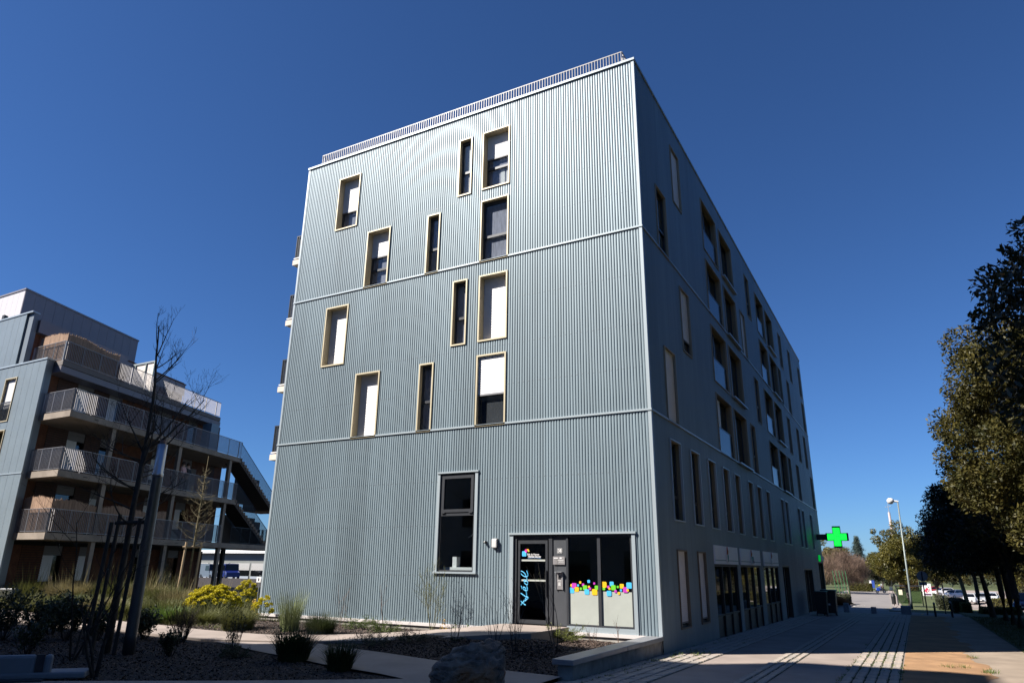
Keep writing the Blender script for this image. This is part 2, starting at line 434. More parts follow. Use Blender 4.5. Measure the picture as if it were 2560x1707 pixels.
def strip(name, x0, x1, rows, ya, yb, ln, yobj):
    st = sheet(name, x0, x1, [y for y in [-30,-15,0,15,30,31] if ya <= y <= yb] if False else [ya,0,15,yb], MOSSY, 0.005)
    WLOC[st.name] = Vector((0,0,0))
    pw = (x1-x0)/rows
    key = (round(pw,3), ln)
    if key not in SMESH: SMESH[key] = [sett_mesh(pw-0.035, ln-0.016, 0.016, i+int(pw*1000)) for i in range(9)]
    r = random.Random(name); cnt = 0
    bv, bf = [], []
    cells = []
    for k in range(rows):
        y = ya+r.uniform(0,ln)
        while y < yb-ln:
            cells.append((k, y)); y += ln
    cells.sort(key=lambda c: c[1] if c[1] > -9.5 else 999-c[1])
    for k, y in cells:
        x = x0+pw*(k+0.5)+r.uniform(-.004,.004); yc = y+ln/2; z = sY(yc)+0.006+r.uniform(-.004,.004)
        if cnt < 300 and y > -9.5:
            o = bpy.data.objects.new('sett', r.choice(SMESH[key])); COL.objects.link(o)
            o.parent = st; o.location = (x, yc, z); o.rotation_euler = (r.uniform(-.02,.02), r.uniform(-.02,.02), r.uniform(-.03,.03)); cnt += 1
        else:
            a, b, h = (pw-0.035)/2, (ln-0.016)/2, 0.015
            n = len(bv)
            bv += [(x-a,yc-b,z),(x+a,yc-b,z),(x+a,yc+b,z),(x-a,yc+b,z),(x-a+.01,yc-b+.01,z+h),(x+a-.01,yc-b+.01,z+h),(x+a-.01,yc+b-.01,z+h),(x-a+.01,yc+b-.01,z+h)]
            bf += [(n+4,n+5,n+6,n+7),(n,n+1,n+5,n+4),(n+1,n+2,n+6,n+5),(n+2,n+3,n+7,n+6),(n+3,n,n+4,n+7)]
    if bv:
        o = mk('distant_setts', bv, bf, SETT[0], st); o['kind'] = 'stuff'
strip('sett_strip', 0.03, 1.22, 5, -12, 26, 0.235, 0)
strip('sett_strip', 2.5, 3.05, 3, -12, 31, 0.24, 0)
strip('sett_strip', 4.2, 5.2, 5, -12, 31, 0.25, 0)
# grass tufts in the joints
def blades(n, cx, cy, cz, rad, h, wid, lean, r, droop=0.4, segs=2):
    """returns V,F of n curved blades around points"""
    a = r.uniform(0, 6.283, n); rr = rad*np.sqrt(r.uniform(0,1,n))
    bx = cx+rr*np.cos(a); by = cy+rr*np.sin(a); bz = np.zeros(n)+cz
    hd = a+r.normal(0,0.6,n); L = h*r.uniform(0.55,1.1,n); ln = lean*r.uniform(0.2,1.2,n)
    dx, dy = np.cos(hd), np.sin(hd)
    V, F = [], []
    sx, sy = -dy*wid*0.5, dx*wid*0.5
    rows = []
    for s in range(segs+1):
        t = s/segs
        out = ln*L*(t**1.6); up = L*(t-droop*ln*t*t)
        wv = 1-t*0.92
        px_, py_, pz = bx+dx*out, by+dy*out, bz+up
        rows.append(np.stack([px_-sx*wv, py_-sy*wv, pz],1)); rows.append(np.stack([px_+sx*wv, py_+sy*wv, pz],1))
    V = np.concatenate(rows)
    idx = np.arange(n)
    for s in range(segs):
        F.append(np.stack([idx+2*s*n, idx+(2*s+1)*n, idx+(2*s+3)*n, idx+(2*s+2)*n],1))
    return V, np.concatenate(F)
def cat(parts):
    V, F, o = [], [], 0
    for v, f in parts: V.append(v); F.append(f+o); o += len(v)
    return np.concatenate(V), np.concatenate(F)
LGRASS = pm('spring_grass', (0.10,0.15,0.025), 0.7, 0.35, 5, trans=0.3)
rg = np.random.default_rng(11)
parts = []
for i in range(150):
    s_ = rg.integers(0,4)
    y = rg.uniform(-7,9)
    if s_ == 0: x = 0.03+rg.integers(0,5)*0.238+rg.normal(0,.015)
    elif s_ == 1: x = rg.uniform(0.05,0.5); y = rg.uniform(-5,7)
    elif s_ == 2: x = 4.2+rg.integers(0,6)*0.2+rg.normal(0,.015)
    else: x = 4.2+rg.integers(0,6)*0.2+rg.normal(0,.015); y = rg.uniform(-4,5)
    parts.append(blades(int(rg.integers(5,16)), x, y, sY(y)+0.01, 0.06, 0.05, 0.012, 0.8, rg))
for x, y in ((0.55,0.7),(0.7,0.3),(0.4,1.2),(0.8,0.9),(0.3,0.1),(0.5,-0.6),(0.25,-1.6),(6.85,1.0),(6.9,1.2),(6.1,1.7),(6.4,1.8),(6.75,4.6)):
    parts.append(blades(40, x, y, sY(y), 0.16, 0.11, 0.012, 0.8, rg))
o = npmesh('joint_grass', *cat(parts), LGRASS); tag(o, 'short grass growing in the paving joints', 'grass', kind='stuff')
# dark grass on the verge
parts = [blades(16000, 10.6, 14, 0, 1, 0.09, 0.02, 0.7, rg)]
V, F = parts[0]
n = 16000
bx = rg.uniform(8.15,13,n); by = rg.uniform(-6,33,n)
shift = np.stack([bx-10.6, by-14, np.array([sY(b) for b in by])+0.012],1)
a0 = V[:n]*0.5+V[n:2*n]*0.5
V = V - np.tile(np.stack([a0[:,0]-10.6, a0[:,1]-14, np.zeros(n)],1), (6,1)) + np.tile(shift, (6,1))
o = npmesh('verge_grass', V, F, pm('verge_grass', (0.06,0.08,0.02), 0.8, 0.35, 3, trans=0.2)); tag(o, 'rough grass along the tree lined verge', 'grass', kind='stuff')
# ------------------------------------------------------------------ the blue-grey apartment building
W, LEN, TOP, Z1, Z2, ZB = 14.27, 39.2, 17.83, 11.8, 6.2, 0.42
bld = empty('apartment_building', (-W/2, LEN/2, 0))
tag(bld, 'six storey block clad in blue grey corrugated steel with pale window frames', 'building')
FR = lambda u, v, w: (u, w, v)              # front: u = x, v = up, w = depth into the wall
SD = lambda u, v, w: (-w, u, v)             # street side: u = y
LF = lambda u, v, w: (-W+w, u, v)           # courtyard side
def corrugate(fn, u0, u1, z0, z1, holes, pitch=0.0893, depth=0.022):
    prof = [(0.0,0.13),(0.013,0.035),(0.026,0.0),(0.039,0.035),(0.053,0.13),(0.061,1.0),(0.0805,1.0)]
    us = []
    n = int(round((u1-u0)/pitch)); p = (u1-u0)/n
    for i in range(n):
        for a, d in prof: us.append((u0+i*p+a*p/0.0893, d*depth))
    us.append((u1, 0.13*depth))
    mb = MB()
    for (ua, da), (ub, db) in zip(us[:-1], us[1:]):
        um = (ua+ub)/2
        iv = [(z0, z1)]
        for h0, h1, g0, g1 in holes:
            if h0+0.02 < um < h1-0.02:
                nv = []
                for a, b in iv:
                    if g1 <= a or g0 >= b: nv.append((a,b)); continue
                    if g0 > a: nv.append((a, g0))
                    if g1 < b: nv.append((g1, b))
                iv = nv
        for a, b in iv:
            if b-a > 0.01: mb.add([fn(ua,a,da), fn(ub,a,db), fn(ub,b,db), fn(ua,b,da)], [(0,1,2,3)])
    return mb

HT = 2.33
FB = [6.17, 8.955, 11.77, 14.53]
# front windows: (x0, x1, floor, kind, shutter fraction, transom height fraction, curtain)
FW = [(-12.46,-11.34,3,'deep',.62,0),(-10.74,-9.63,2,'deep',.43,.33),(-7.95,-7.38,2,'flush',0,.42),(-6.69,-6.12,3,'flush',0,.42),
      (-5.69,-4.57,3,'deep',.42,.40),(-5.69,-4.58,2,'flush',0,.41),(-12.48,-11.37,1,'deep',1,0),(-10.75,-9.65,0,'deep',1,0),
      (-7.96,-7.37,0,'flush',0,.44),(-6.73,-6.14,1,'flush',0,.42),(-5.68,-4.59,1,'deep',1,0),(-5.69,-4.60,0,'flush2',.56,0)]
SWIN = {3:[(3.8,4.9,'s',1.0),(8.15,10.77,'a',0),(11.33,13.9,'b',0),(17.12,18.2,'s',0),(19.95,22.5,'a',0),(23.1,25.6,'b',0),(27.92,29.05,'s',0),(32.1,33.15,'s',0),(37.15,38.2,'s',0)],
        2:[(1.62,2.72,'s',0),(8.2,10.8,'a',0),(11.35,13.9,'b',0),(14.91,16.0,'s',1.0),(19.97,22.55,'a',0),(23.25,25.8,'b',0),(26.2,27.3,'s',0),(29.75,30.85,'s',0),(37.1,38.2,'s',0)],
        1:[(3.84,4.97,'s',.78),(8.2,10.85,'a',0),(11.33,13.95,'b',0),(17.16,18.26,'s',0),(19.95,22.6,'a',0),(23.2,25.8,'b',0),(28.03,29.1,'s',0),(32.16,33.26,'s',0),(35.6,36.67,'s',0)],
        0:[(1.57,2.72,'s',1.0),(8.2,10.85,'a',.55),(11.33,13.95,'b',0),(14.95,16.0,'s',0),(19.95,22.6,'a',0),(23.25,25.85,'b',0),(26.35,27.4,'s',0),(29.85,30.97,'s',0),(37.15,38.2,'s',0)]}
TALL = [1.62,3.84,6.06,8.28,10.3,12.99,15.02,17.3,21.7,23.24,28.16,30.0,34.05]
fh = [(x0,x1,FB[f],FB[f]+HT) for x0,x1,f,*_ in FW]
gf_win = (-7.0,-5.51,1.82,4.83)
entr = (-4.38,-0.60,0.42,2.965)
shl = [(y0,y1,FB[f],FB[f]+HT) for f, L in SWIN.items() for y0,y1,k,s in L]
shl += [(y,y+1.12,3.33,5.67) for y in TALL]
GSH = [(1.69,2.68),(3.9,4.85)]
shl += [(a,b,0.47,2.55) for a, b in GSH]
SHOPS = [(5.97,9.57),(10.08,14.1),(14.91,18.8)]
DOORS = [(20.15,22.5,2.25),(28.3,32.3,2.12),(36.0,38.9,2.6)]
shl += [(a,b,-0.6,2.80) for a, b in SHOPS]+[(a,b,-0.8,z) for a, b, z in DOORS]

for z0, z1 in ((ZB,Z2-0.02),(Z2+0.03,Z1-0.02),(Z1+0.03,TOP)):
    for fn, ua, ub, za, hl in ((FR, -W+0.06, -0.07, z0, fh+[gf_win,entr]), (SD, 0.07, LEN, -0.75 if z0 == ZB else z0, shl), (LF, 0.06, LEN, -0.3 if z0 == ZB else z0, [])):
        ns = int(round((ub-ua)/1.07)) if fn is not LF else 1          # sheets about a metre wide
        nr = int(round((ub-ua)/0.0893)); pr_ = (ub-ua)/nr
        cuts = [round(nr*i/ns) for i in range(ns+1)]
        for i in range(ns):
            c0, c1 = ua+cuts[i]*pr_, ua+cuts[i+1]*pr_
            hs = [h for h in hl if h[1] > c0 and h[0] < c1]
            runs = [(za, z1)]                                             # a sheet fully crossed by an opening is two sheets
            for h in hs:
                if h[0]+0.07 < c0+0.1 and h[1]-0.07 > c1-0.1:
                    nr_ = []
                    for p_, q_ in runs:
                        if h[3] <= p_ or h[2] >= q_: nr_.append((p_, q_)); continue
                        if h[2]-p_ > .02: nr_.append((p_, h[2]))
                        if q_-h[3] > .02: nr_.append((h[3], q_))
                    runs = nr_
            for p_, q_ in runs: B(corrugate(fn, c0, c1, p_, q_, hs), 'cladding_sheet', CLAD, bld, fix=False)
# rows of fixing screws on the crests
mb = MB()
n = int(round((W-0.13)/0.0893)); p = (W-0.13)/n
rs = random.Random(5)
for zr in (1.75, 3.2, 4.55, 7.45, 8.75, 10.3, 13.1, 14.3, 16.2, 17.3):
    for i in range(0, n, 2):
        u = -W+0.06+(i+0.2)*p; z = zr+rs.uniform(-.01,.01)
        if any(h[0] < u < h[1] and h[2] < z < h[3] for h in fh+[gf_win,entr]): continue
        mb.box(u-.009,u+.009,-0.006,0.002,z-.009,z+.009)
o = B(mb, 'fixing_screws', GALV, bld, fix=False); o['kind'] = 'stuff'
# corner, base and band trims
B(MB().box(-0.085,0.012,-0.014,0.10,ZB-0.005,TOP-0.02), 'corner_trim', TRIM, bld)
B(MB().box(-W-0.012,-W+0.075,-0.014,0.10,ZB-0.005,TOP-0.02), 'corner_trim', TRIM, bld)
for z in (Z1, Z2):
    B(MB().box(-W-0.02,0.03,-0.035,0.02,z-0.022,z+0.032), 'band_trim', TRIM, bld)
    B(MB().box(-0.02,0.035,0.021,LEN+0.02,z-0.022,z+0.032), 'band_trim', TRIM, bld)
B(MB().box(-W-0.03,0.04,-0.05,0.22,TOP-0.02,TOP+0.06).box(-0.18,0.04,0.222,LEN+0.03,TOP-0.02,TOP+0.06).box(-W-0.03,-W+0.2,0.222,LEN+0.03,TOP-0.02,TOP+0.06), 'roof_coping', TRIM, bld)
B(MB().box(-W+0.1,-4.45,-0.07,0.02,0.335,ZB), 'base_flashing', pm('pale_flashing',(0.62,0.57,0.55),0.5), bld)
B(MB().box(-2.45,-0.40,-0.07,0.02,0.335,ZB-0.002), 'base_flashing', pm('pale_flashing',(0.62,0.57,0.55),0.5), bld)
B(MB().box(-W+0.08,-4.45,-0.02,0.03,-0.4,0.335).box(-2.45,-0.02,-0.02,0.03,-0.4,0.333), 'plinth', CONCD, bld)
# structural core behind the cladding
B(MB().box(-W+0.35,-0.72,3.2,LEN-0.4,-0.8,TOP-0.1).box(-W+0.35,-0.72,0.72,3.2,5.2,TOP-0.1).box(-W+0.35,-7.3,0.72,3.2,-0.8,5.2), 'inner_wall', ROOM, bld)
B(MB().box(-W+0.02,-0.03,0.05,LEN-0.02,TOP-0.16,TOP-0.05), 'roof', pm('roof_membrane',(0.3,0.3,0.3),0.9), bld)
B(MB().box(-W+0.03,-0.03,LEN-0.05,LEN,-0.8,TOP-0.1), 'wall', CLAD, bld)
# dark lining between the cladding and the core, so that no light leaks
B(MB().box(-0.70,-0.69,0.7,LEN-0.1,5.0,TOP-0.2), 'wall_lining', BLACKM, bld)

def shutter(fn, u0, u1, v0, v1, w, par):
    n = max(2, int((v1-v0)/0.055)); mb = MB(); h = (v1-v0)/n
    for i in range(n):
        a = v0+i*h
        mb.quad(fn(u0,a+0.006,w), fn(u1,a+0.006,w), fn(u1,a+h*0.5,w-0.007), fn(u0,a+h*0.5,w-0.007))
        mb.quad(fn(u0,a+h*0.5,w-0.007), fn(u1,a+h*0.5,w-0.007), fn(u1,a+h,w), fn(u0,a+h,w))
        mb.quad(fn(u0,a,w+0.004), fn(u1,a,w+0.004), fn(u1,a+0.006,w), fn(u0,a+0.006,w))
    o = B(mb, 'shutter', SHUT, par, fix=False)
    B(MB().tbox(fn, u0, u1, v0-0.04, v0, w-0.012, w+0.012), 'shutter_rail', pm('shutter_rail',(0.18,0.18,0.19),0.5), par) if v0 > 0 else None
    return o
def window(fn, u0, u1, v0, v1, kind, sh, tr, fmat=GOLD, rmat=GOLD, fw=0.05, depth=None, curtain=True, cmat=None):
    d = depth or {'deep':0.28,'flush':0.13,'flush2':0.10,'s':0.075}.get(kind, 0.26)
    mb = MB()                                     # projecting frame
    pr = -0.035
    mb.tbox(fn,u0,u1,v1-fw,v1,pr,0.04).tbox(fn,u0,u1,v0,v0+fw,pr,0.04).tbox(fn,u0,u0+fw,v0+fw,v1-fw,pr,0.04).tbox(fn,u1-fw,u1,v0+fw,v1-fw,pr,0.04)
    win = B(mb, 'window', fmat, bld)
    a0, a1, b0, b1 = u0+fw-0.012, u1-fw+0.012, v0+fw-0.012, v1-fw+0.012
    mb = MB()
    t = 0.012
    mb.tbox(fn,a0-t,a0,b0-t,b1+t,0.041,d+0.12).tbox(fn,a1,a1+t,b0-t,b1+t,0.041,d+0.12).tbox(fn,a0,a1,b1,b1+t,0.041,d+0.12).tbox(fn,a0,a1,b0-t,b0,0.041,d+0.12)
    B(mb, 'reveal', rmat, win)
    # sash
    sf = 0.055 if (u1-u0) > 0.8 else 0.05
    top = 0.13 if kind == 'flush' else sf
    mb = MB()
    mb.tbox(fn,a0,a1,b1-top,b1,d,d+0.06).tbox(fn,a0,a1,b0,b0+sf,d,d+0.06).tbox(fn,a0,a0+sf,b0+sf,b1-top,d,d+0.06).tbox(fn,a1-sf,a1,b0+sf,b1-top,d,d+0.06)
    if tr:
        z = b0+(b1-b0)*tr
        mb.tbox(fn,a0+sf,a1-sf,z-0.045,z+0.045,d-0.012,d+0.05)
    B(mb, 'sash', ANTH, win)
    if tr:
        B(MB().tbox(fn,a0+sf,a1-sf,b0+sf,b0+(b1-b0)*tr-0.045,d+0.03,d+0.036), 'pane', PANE, win)
        B(MB().tbox(fn,a0+sf,a1-sf,b0+(b1-b0)*tr+0.045,b1-top,d+0.03,d+0.036), 'pane', PANE, win)
    else:
        B(MB().tbox(fn,a0+sf,a1-sf,b0+sf,b1-top,d+0.03,d+0.036), 'pane', PANE, win)
    if curtain and sh < 1:
        B(MB().tbox(fn,a0,a1,b0,b1,d+0.10,d+0.115), 'curtain', cmat or CURT, win)
    if sh > 0:
        shutter(fn, a0+0.01, a1-0.01, b1-(b1-b0)*sh, b1, d-0.02 if kind != 'flush2' else 0.055, win)
    return win
CURTL = pm('white_net_curtain', (0.72,0.70,0.70), 0.8, 0.06, 3, stretch=(8,8,0.5))
CURTD = pm('dark_room_behind', (0.035,0.034,0.04), 0.8, 0.2, 3)  # dark sheet standing for the unlit room, in place of a curtain
for i, (x0,x1,f,kind,sh,tr) in enumerate(FW):
    w_ = window(FR, x0, x1, FB[f], FB[f]+HT, kind, sh, tr, cmat=CURTD if kind == 'flush2' else None)
    if i == 3:      # pale blind behind the upper pane of the narrow top window
        d = .13; z = FB[f]+.05+(HT-.1)*.42
        B(MB().tbox(FR, x0+.1, x1-.1, z+.06, FB[f]+HT-.2, d+.075, d+.085), 'blind', CURTL, w_)
        B(MB().tbox(FR, x0+.1, x1-.1, FB[f]+.1, z-.06, d+.075, d+.085), 'blind', pm('mauve_blind',(0.42,0.39,0.42),0.8,.08,3), w_)
    if i == 4:      # white curtain drawn half across
        B(MB().tbox(FR, x0+.55, x0+.72, FB[f]+.12, FB[f]+.95, .36, .37).tbox(FR, x0+.78, x0+.86, FB[f]+.12, FB[f]+1.0, .36, .37), 'curtain_fold', CURTL, w_)
GOLDSH = pm('shaded_gold_reveal', (0.20,0.165,0.105), 0.5, 0.05, 2)  # champagne metal darkened for the shade on the street side
SFR = pm('shaded_gold_frame', (0.30,0.26,0.19), .5)  # frame metal, likewise coloured darker on the shaded side
for f, L in SWIN.items():
    for y0, y1, k, s_ in L:
        if k == 's':
            window(SD, y0, y1, FB[f], FB[f]+HT, 's', s_, .38 if s_ == 0 else 0, rmat=GOLDSH, fmat=SFR, fw=0.03, cmat=CURTD)
            continue
        # wide loggias
        v0, v1, fw, d = FB[f], FB[f]+HT, 0.032, 0.26
        mb = MB().tbox(SD,y0,y1,v1-fw,v1,-.035,.04).tbox(SD,y0,y1,v0,v0+fw,-.035,.04).tbox(SD,y0,y0+fw,v0+fw,v1-fw,-.035,.04).tbox(SD,y1-fw,y1,v0+fw,v1-fw,-.035,.04)
        win = B(mb, 'loggia', SFR, bld)
        a0,a1,b0,b1 = y0+fw-.01,y1-fw+.01,v0+fw-.01,v1-fw+.01
        B(MB().tbox(SD,a0-.012,a0,b0-.012,b1+.012,.041,d+.06).tbox(SD,a1,a1+.012,b0-.012,b1+.012,.041,d+.06).tbox(SD,a0,a1,b1,b1+.012,.041,d+.06).tbox(SD,a0,a1,b0-.012,b0,.041,d+.06), 'reveal', GOLDSH, win)
        um = (a0+a1)/2
        B(MB().tbox(SD,a0,a1,b1-.07,b1,d-.06,d).tbox(SD,a0,a1,b0,b0+.07,d-.06,d).tbox(SD,a0,a0+.07,b0+.07,b1-.07,d-.06,d).tbox(SD,a1-.07,a1,b0+.07,b1-.07,d-.06,d).tbox(SD,um-.05,um+.05,b0+.07,b1-.07,d-.06,d), 'sash', ANTH, win)
        B(MB().tbox(SD,a0+.07,um-.05,b0+.07,b1-.07,d-.03,d-.02), 'pane', DIMGL, win)
        B(MB().tbox(SD,um+.05,a1-.07,b0+.07,b1-.07,d-.03,d-.02), 'pane', DIMGL, win)
        if s_: shutter(SD, a0+.07, um, b1-(b1-b0)*s_, b1-.07, d-.09, win)
        if k == 'a':
            B(MB().tbox(SD,a0,a1,b0+.05,b0+1.0,.05,.062), 'guard_glass', pm('tinted_guard_glass',(0.015,0.028,0.042),0.15,spec=.12), win)
            B(MB().tbox(SD,a0,a1,b0+1.0,b0+1.04,.042,.075), 'guard_rail', ANTH, win)
        else:
            B(MB().tbox(SD,y0+.02,y1+.12,v0-.005,v0+.055,-.14,-.037), 'sill', TRIM, win)
for y in TALL:
    window(SD, y, y+1.12, 3.33, 5.67, 's', 0, .3, rmat=GOLDSH, fmat=TRIM, fw=0.035, depth=0.15, cmat=CURTD)
for a, b in GSH:
    window(SD, a, b, 0.47, 2.55, 's', .93, 0, rmat=GOLDSH, fmat=pm('brown_trim',(0.16,0.12,0.08),0.5), fw=0.04, depth=0.075, cmat=CURTD)

# tall ground floor window
x0,x1,z0,z1 = gf_win
mb = MB().tbox(FR,x0,x1+.02,z1-.05,z1,-.06,.05).tbox(FR,x0-.02,x1+.02,z0,z0+.05,-.07,.05).tbox(FR,x0,x0+.10,z0+.05,z1-.05,-.03,.05).tbox(FR,x1-.10,x1,z0+.05,z1-.05,-.03,.05)
win = B(mb, 'stair_window', TRIM, bld)
a0,a1,b0,b1 = x0+.10,x1-.10,z0+.05,z1-.05
zm = b0+(b1-b0)*.575
B(MB().tbox(FR,a0,a1,b1-.07,b1,.02,.10).tbox(FR,a0,a1,b0,b0+.05,.02,.10).tbox(FR,a0,a0+.06,b0+.05,b1-.07,.02,.10).tbox(FR,a1-.06,a1,b0+.05,b1-.07,.02,.10).tbox(FR,a0+.06,a1-.06,zm-.05,zm+.05,.02,.10), 'frame', ANTH, win)
mb = MB()
c0,c1,d0,d1 = a0+.065,a1-.065,zm+.055,b1-.075
mb.tbox(FR,c0,c1,d1-.09,d1,-.005,.08).tbox(FR,c0,c1,d0,d0+.09,-.005,.08).tbox(FR,c0,c0+.09,d0+.09,d1-.09,-.005,.08).tbox(FR,c1-.09,c1,d0+.09,d1-.09,-.005,.08)
mb.tbox(FR,c0+.02,c0+.14,d0-.03,d0+.0,-.02,.01).tbox(FR,c1-.14,c1-.02,d0-.03,d0+.0,-.02,.01)
B(mb, 'opening_sash', ANTH, win)
B(MB().tbox(FR,c0+.09,c1-.09,d0+.09,d1-.09,.04,.046), 'pane', PANE, win)
B(MB().tbox(FR,a0+.06,a1-.06,b0+.05,zm-.05,.05,.056), 'pane', PANE, win)
# stairwell and hall seen behind the glass
B(MB().box(-7.2,-0.75,3.1,3.15,-0.1,5.1).box(-7.25,-7.2,0.12,3.1,-0.1,5.1).box(-0.78,-0.73,0.12,3.1,-0.1,5.1).box(-7.2,-0.78,0.12,3.1,5.1,5.15).box(-4.55,-4.5,0.12,3.1,0.5,5.1), 'hall_wall', ROOM, bld)
B(MB().box(-7.2,-0.78,0.12,3.1,0.45,0.52), 'hall_floor', pm('hall_floor',(0.12,0.11,0.10),0.5), bld)
mb = MB()
for k in range(9): mb.box(-6.9+k*.26,-6.64+k*.26,1.2,2.2,0.52+k*.17,0.69+k*.17)
B(mb, 'stair', pm('stair_concrete',(0.16,0.155,0.15),0.8), bld)
B(MB().tube([(-6.5,1.1,2.9),(-5.3,1.1,3.5)],.025), 'handrail', GALV, bld)
B(MB().box(-6.85,-5.75,.25,.45,1.86,2.0).box(-6.55,-6.4,.3,.5,2.0,2.3), 'ledge', WHITE, bld)

# entrance: frame, door, post, two glazed panels
x0,x1,z0,z1 = entr
mb = MB().tbox(FR,x0-.03,x1+.03,z1-.055,z1,-.065,.05).tbox(FR,x0,x0+.115,z0+.11,z1-.055,-.03,.05).tbox(FR,x1-.10,x1,z0,z1-.055,-.03,.05).tbox(FR,-2.60,x1-.10,z0,z0+.13,-.028,.05)
ent = B(mb, 'entrance', TRIM, bld)
zf = 0.53
mb = MB().tbox(FR,-4.26,-.70,2.84,2.905,.02,.14)
for a, b in ((-4.26,-4.17),(-3.15,-3.04),(-2.62,-2.56),(-1.70,-1.61),(-.76,-.70)): mb.tbox(FR,a,b,zf+.0,2.84,.02,.14)
mb.tbox(FR,-2.56,-1.70,zf+.02,zf+.07,.02,.14).tbox(FR,-1.61,-.76,zf+.02,zf+.07,.02,.14)
mb.tbox(FR,-4.17,-3.15,2.77,2.84,.04,.12)
B(mb, 'frame', ANTH, ent)
B(MB().tbox(FR,-3.04,-2.62,zf,2.84,.05,.10), 'post_panel', pm('anthracite_panel',(0.06,0.064,0.072),0.45,.05,4), ent)
for a, b in ((-2.56,-1.70),(-1.61,-.76)):
    B(MB().tbox(FR,a,b,zf+.07,2.84,.07,.078), 'pane', PANE, ent)
    B(MB().tbox(FR,a,b,zf+.071,1.44,.0605,.0635), 'frosted_film', pm('frosted_film',(0.40,0.42,0.38),0.35,.05,1.5,spec=.4), ent)
mb = MB()
l0,l1,m0,m1 = -4.15,-3.20,zf+.02,2.765
mb.tbox(FR,l0,l1,m1-.10,m1,.05,.12).tbox(FR,l0,l1,m0,m0+.10,.05,.12).tbox(FR,l0,l0+.075,m0+.10,m1-.10,.05,.12).tbox(FR,l1-.07,l1,m0+.10,m1-.10,.05,.12)
door = B(mb, 'door', ANTH, ent)
B(MB().tbox(FR,l0+.075,l1-.07,m0+.10,m1-.10,.09,.098), 'glass', glass('door_glass',(0.35,0.36,0.38)), ent)
B(MB().tbox(FR,-4.07,-3.295,2.19,2.238,.0845,.0885).tbox(FR,-4.07,-3.285,1.655,1.70,.0845,.0885), 'manifestation_strip', pm('pale_grey_film',(0.42,0.44,0.40),.6), ent)
B(MB().tube([(-3.235,.03,1.25),(-3.235,.03,1.95)],.014,8), 'door_handle', BLACKM, ent)
STK = {'c':pm('cyan_film',(0.06,0.45,0.78),.5),'m':pm('magenta_film',(0.50,0.035,0.42),.5),'y':pm('yellow_film',(0.85,0.47,0.004),.5),'g':pm('green_film',(0.14,0.56,0.02),.5)}
SQ = [('c',-2.533,1.448,.15),('y',-2.484,1.575,.064),('m',-2.407,1.566,.137),('y',-2.331,1.475,.119),('c',-2.291,1.579,.055),('y',-2.226,1.655,.059),('g',-2.212,1.496,.064),('m',-2.142,1.597,.068),('g',-2.089,1.525,.122),('c',-2.037,1.42,.134),('y',-1.975,1.546,.059),('c',-1.976,1.686,.076),('m',-1.943,1.503,.067),('y',-1.812,1.419,.153),('m',-1.818,1.637,.054),('g',-1.755,1.533,.104),('g',-1.602,1.529,.103),('y',-1.546,1.614,.144),('m',-1.421,1.559,.065),('c',-1.321,1.637,.114),('y',-1.386,1.516,.057),('g',-1.275,1.544,.129),('c',-1.402,1.397,.134),('m',-1.218,1.456,.068),('g',-1.153,1.565,.056),('y',-1.127,1.408,.064),('c',-1.068,1.485,.056),('y',-1.04,1.586,.112),('m',-.944,1.499,.135),('y',-.881,1.49,.059),('c',-.828,1.608,.15)]
def rsq(cx, cz, w, y, r=.18, h=None):
    h = h or w; pts = []
    for qx, qz, a0_ in ((1,1,0),(-1,1,90),(-1,-1,180),(1,-1,270)):
        for k in range(4):
            t = R(a0_+30*k); pts.append((cx+qx*(w/2-r*w)+r*w*math.cos(t), y, cz+qz*(h/2-r*w)+r*w*math.sin(t)))
    return pts
for i, (c,x,z,w) in enumerate(SQ):
    x = min(max(x, -2.56+w/2), -.762-w/2)
    if -1.70-w/2 < x < -1.655: x = -1.70-w/2
    elif -1.655 <= x < -1.61+w/2: x = -1.61+w/2
    pts = rsq(x, z, w, 0.055-0.0004*i)
    mb = MB().add(pts, [tuple(range(16))]); B(mb, 'sticker', STK[c], ent, fix=False)
# lettering on the door glass
CY = pm('cyan_lettering',(0.10,0.52,0.86),.5)
STROKES = [[(-4.09,1.137),(-4.029,1.102),(-3.972,1.057),(-3.903,1.02)],
 [(-4.053,1.014),(-3.98,1.097),(-3.892,1.201),(-3.876,1.228),(-3.873,1.315),(-3.89,1.403),(-3.906,1.456),(-3.951,1.492),(-3.979,1.478),(-3.959,1.428),(-3.902,1.401),(-3.853,1.405),(-3.844,1.451),(-3.87,1.532),(-3.858,1.556)],
 [(-4.072,1.337),(-3.99,1.292),(-3.909,1.247),(-3.828,1.229),(-3.834,1.192),(-3.932,1.119),(-3.997,1.08)],
 [(-4.053,1.527),(-4.024,1.487),(-4.014,1.44)],
 [(-3.952,1.618),(-3.911,1.577),(-3.858,1.556),(-3.838,1.58),(-3.85,1.641),(-3.94,1.644),(-3.967,1.665),(-3.936,1.685),(-3.879,1.66),(-3.855,1.688),(-3.871,1.742),(-3.888,1.783),(-3.921,1.844),(-4.003,1.904),(-4.09,1.927),(-4.094,1.903),(-4.035,1.828),(-3.953,1.778),(-3.863,1.771),(-3.831,1.818),(-3.856,1.893),(-3.874,1.937)]]
def smooth_pl(p, k=4):
    p = [np.array(q,float) for q in p]; o = []
    for i in range(len(p)-1):
        a = p[max(i-1,0)]; b = p[i]; c = p[i+1]; d = p[min(i+2,len(p)-1)]
        for j in range(k):
            t = j/k; o.append(0.5*((2*b)+(-a+c)*t+(2*a-5*b+4*c-d)*t*t+(-a+3*b-3*c+d)*t**3))
    o.append(p[-1]); return o
for i, st in enumerate(STROKES):
    q = smooth_pl(st); mb = MB()
    mb.tube([(a[0], .080, a[1]) for a in q], .0155 if i < 3 else .013, 6)
    B(mb, 'lettering', CY, ent, fix=False)
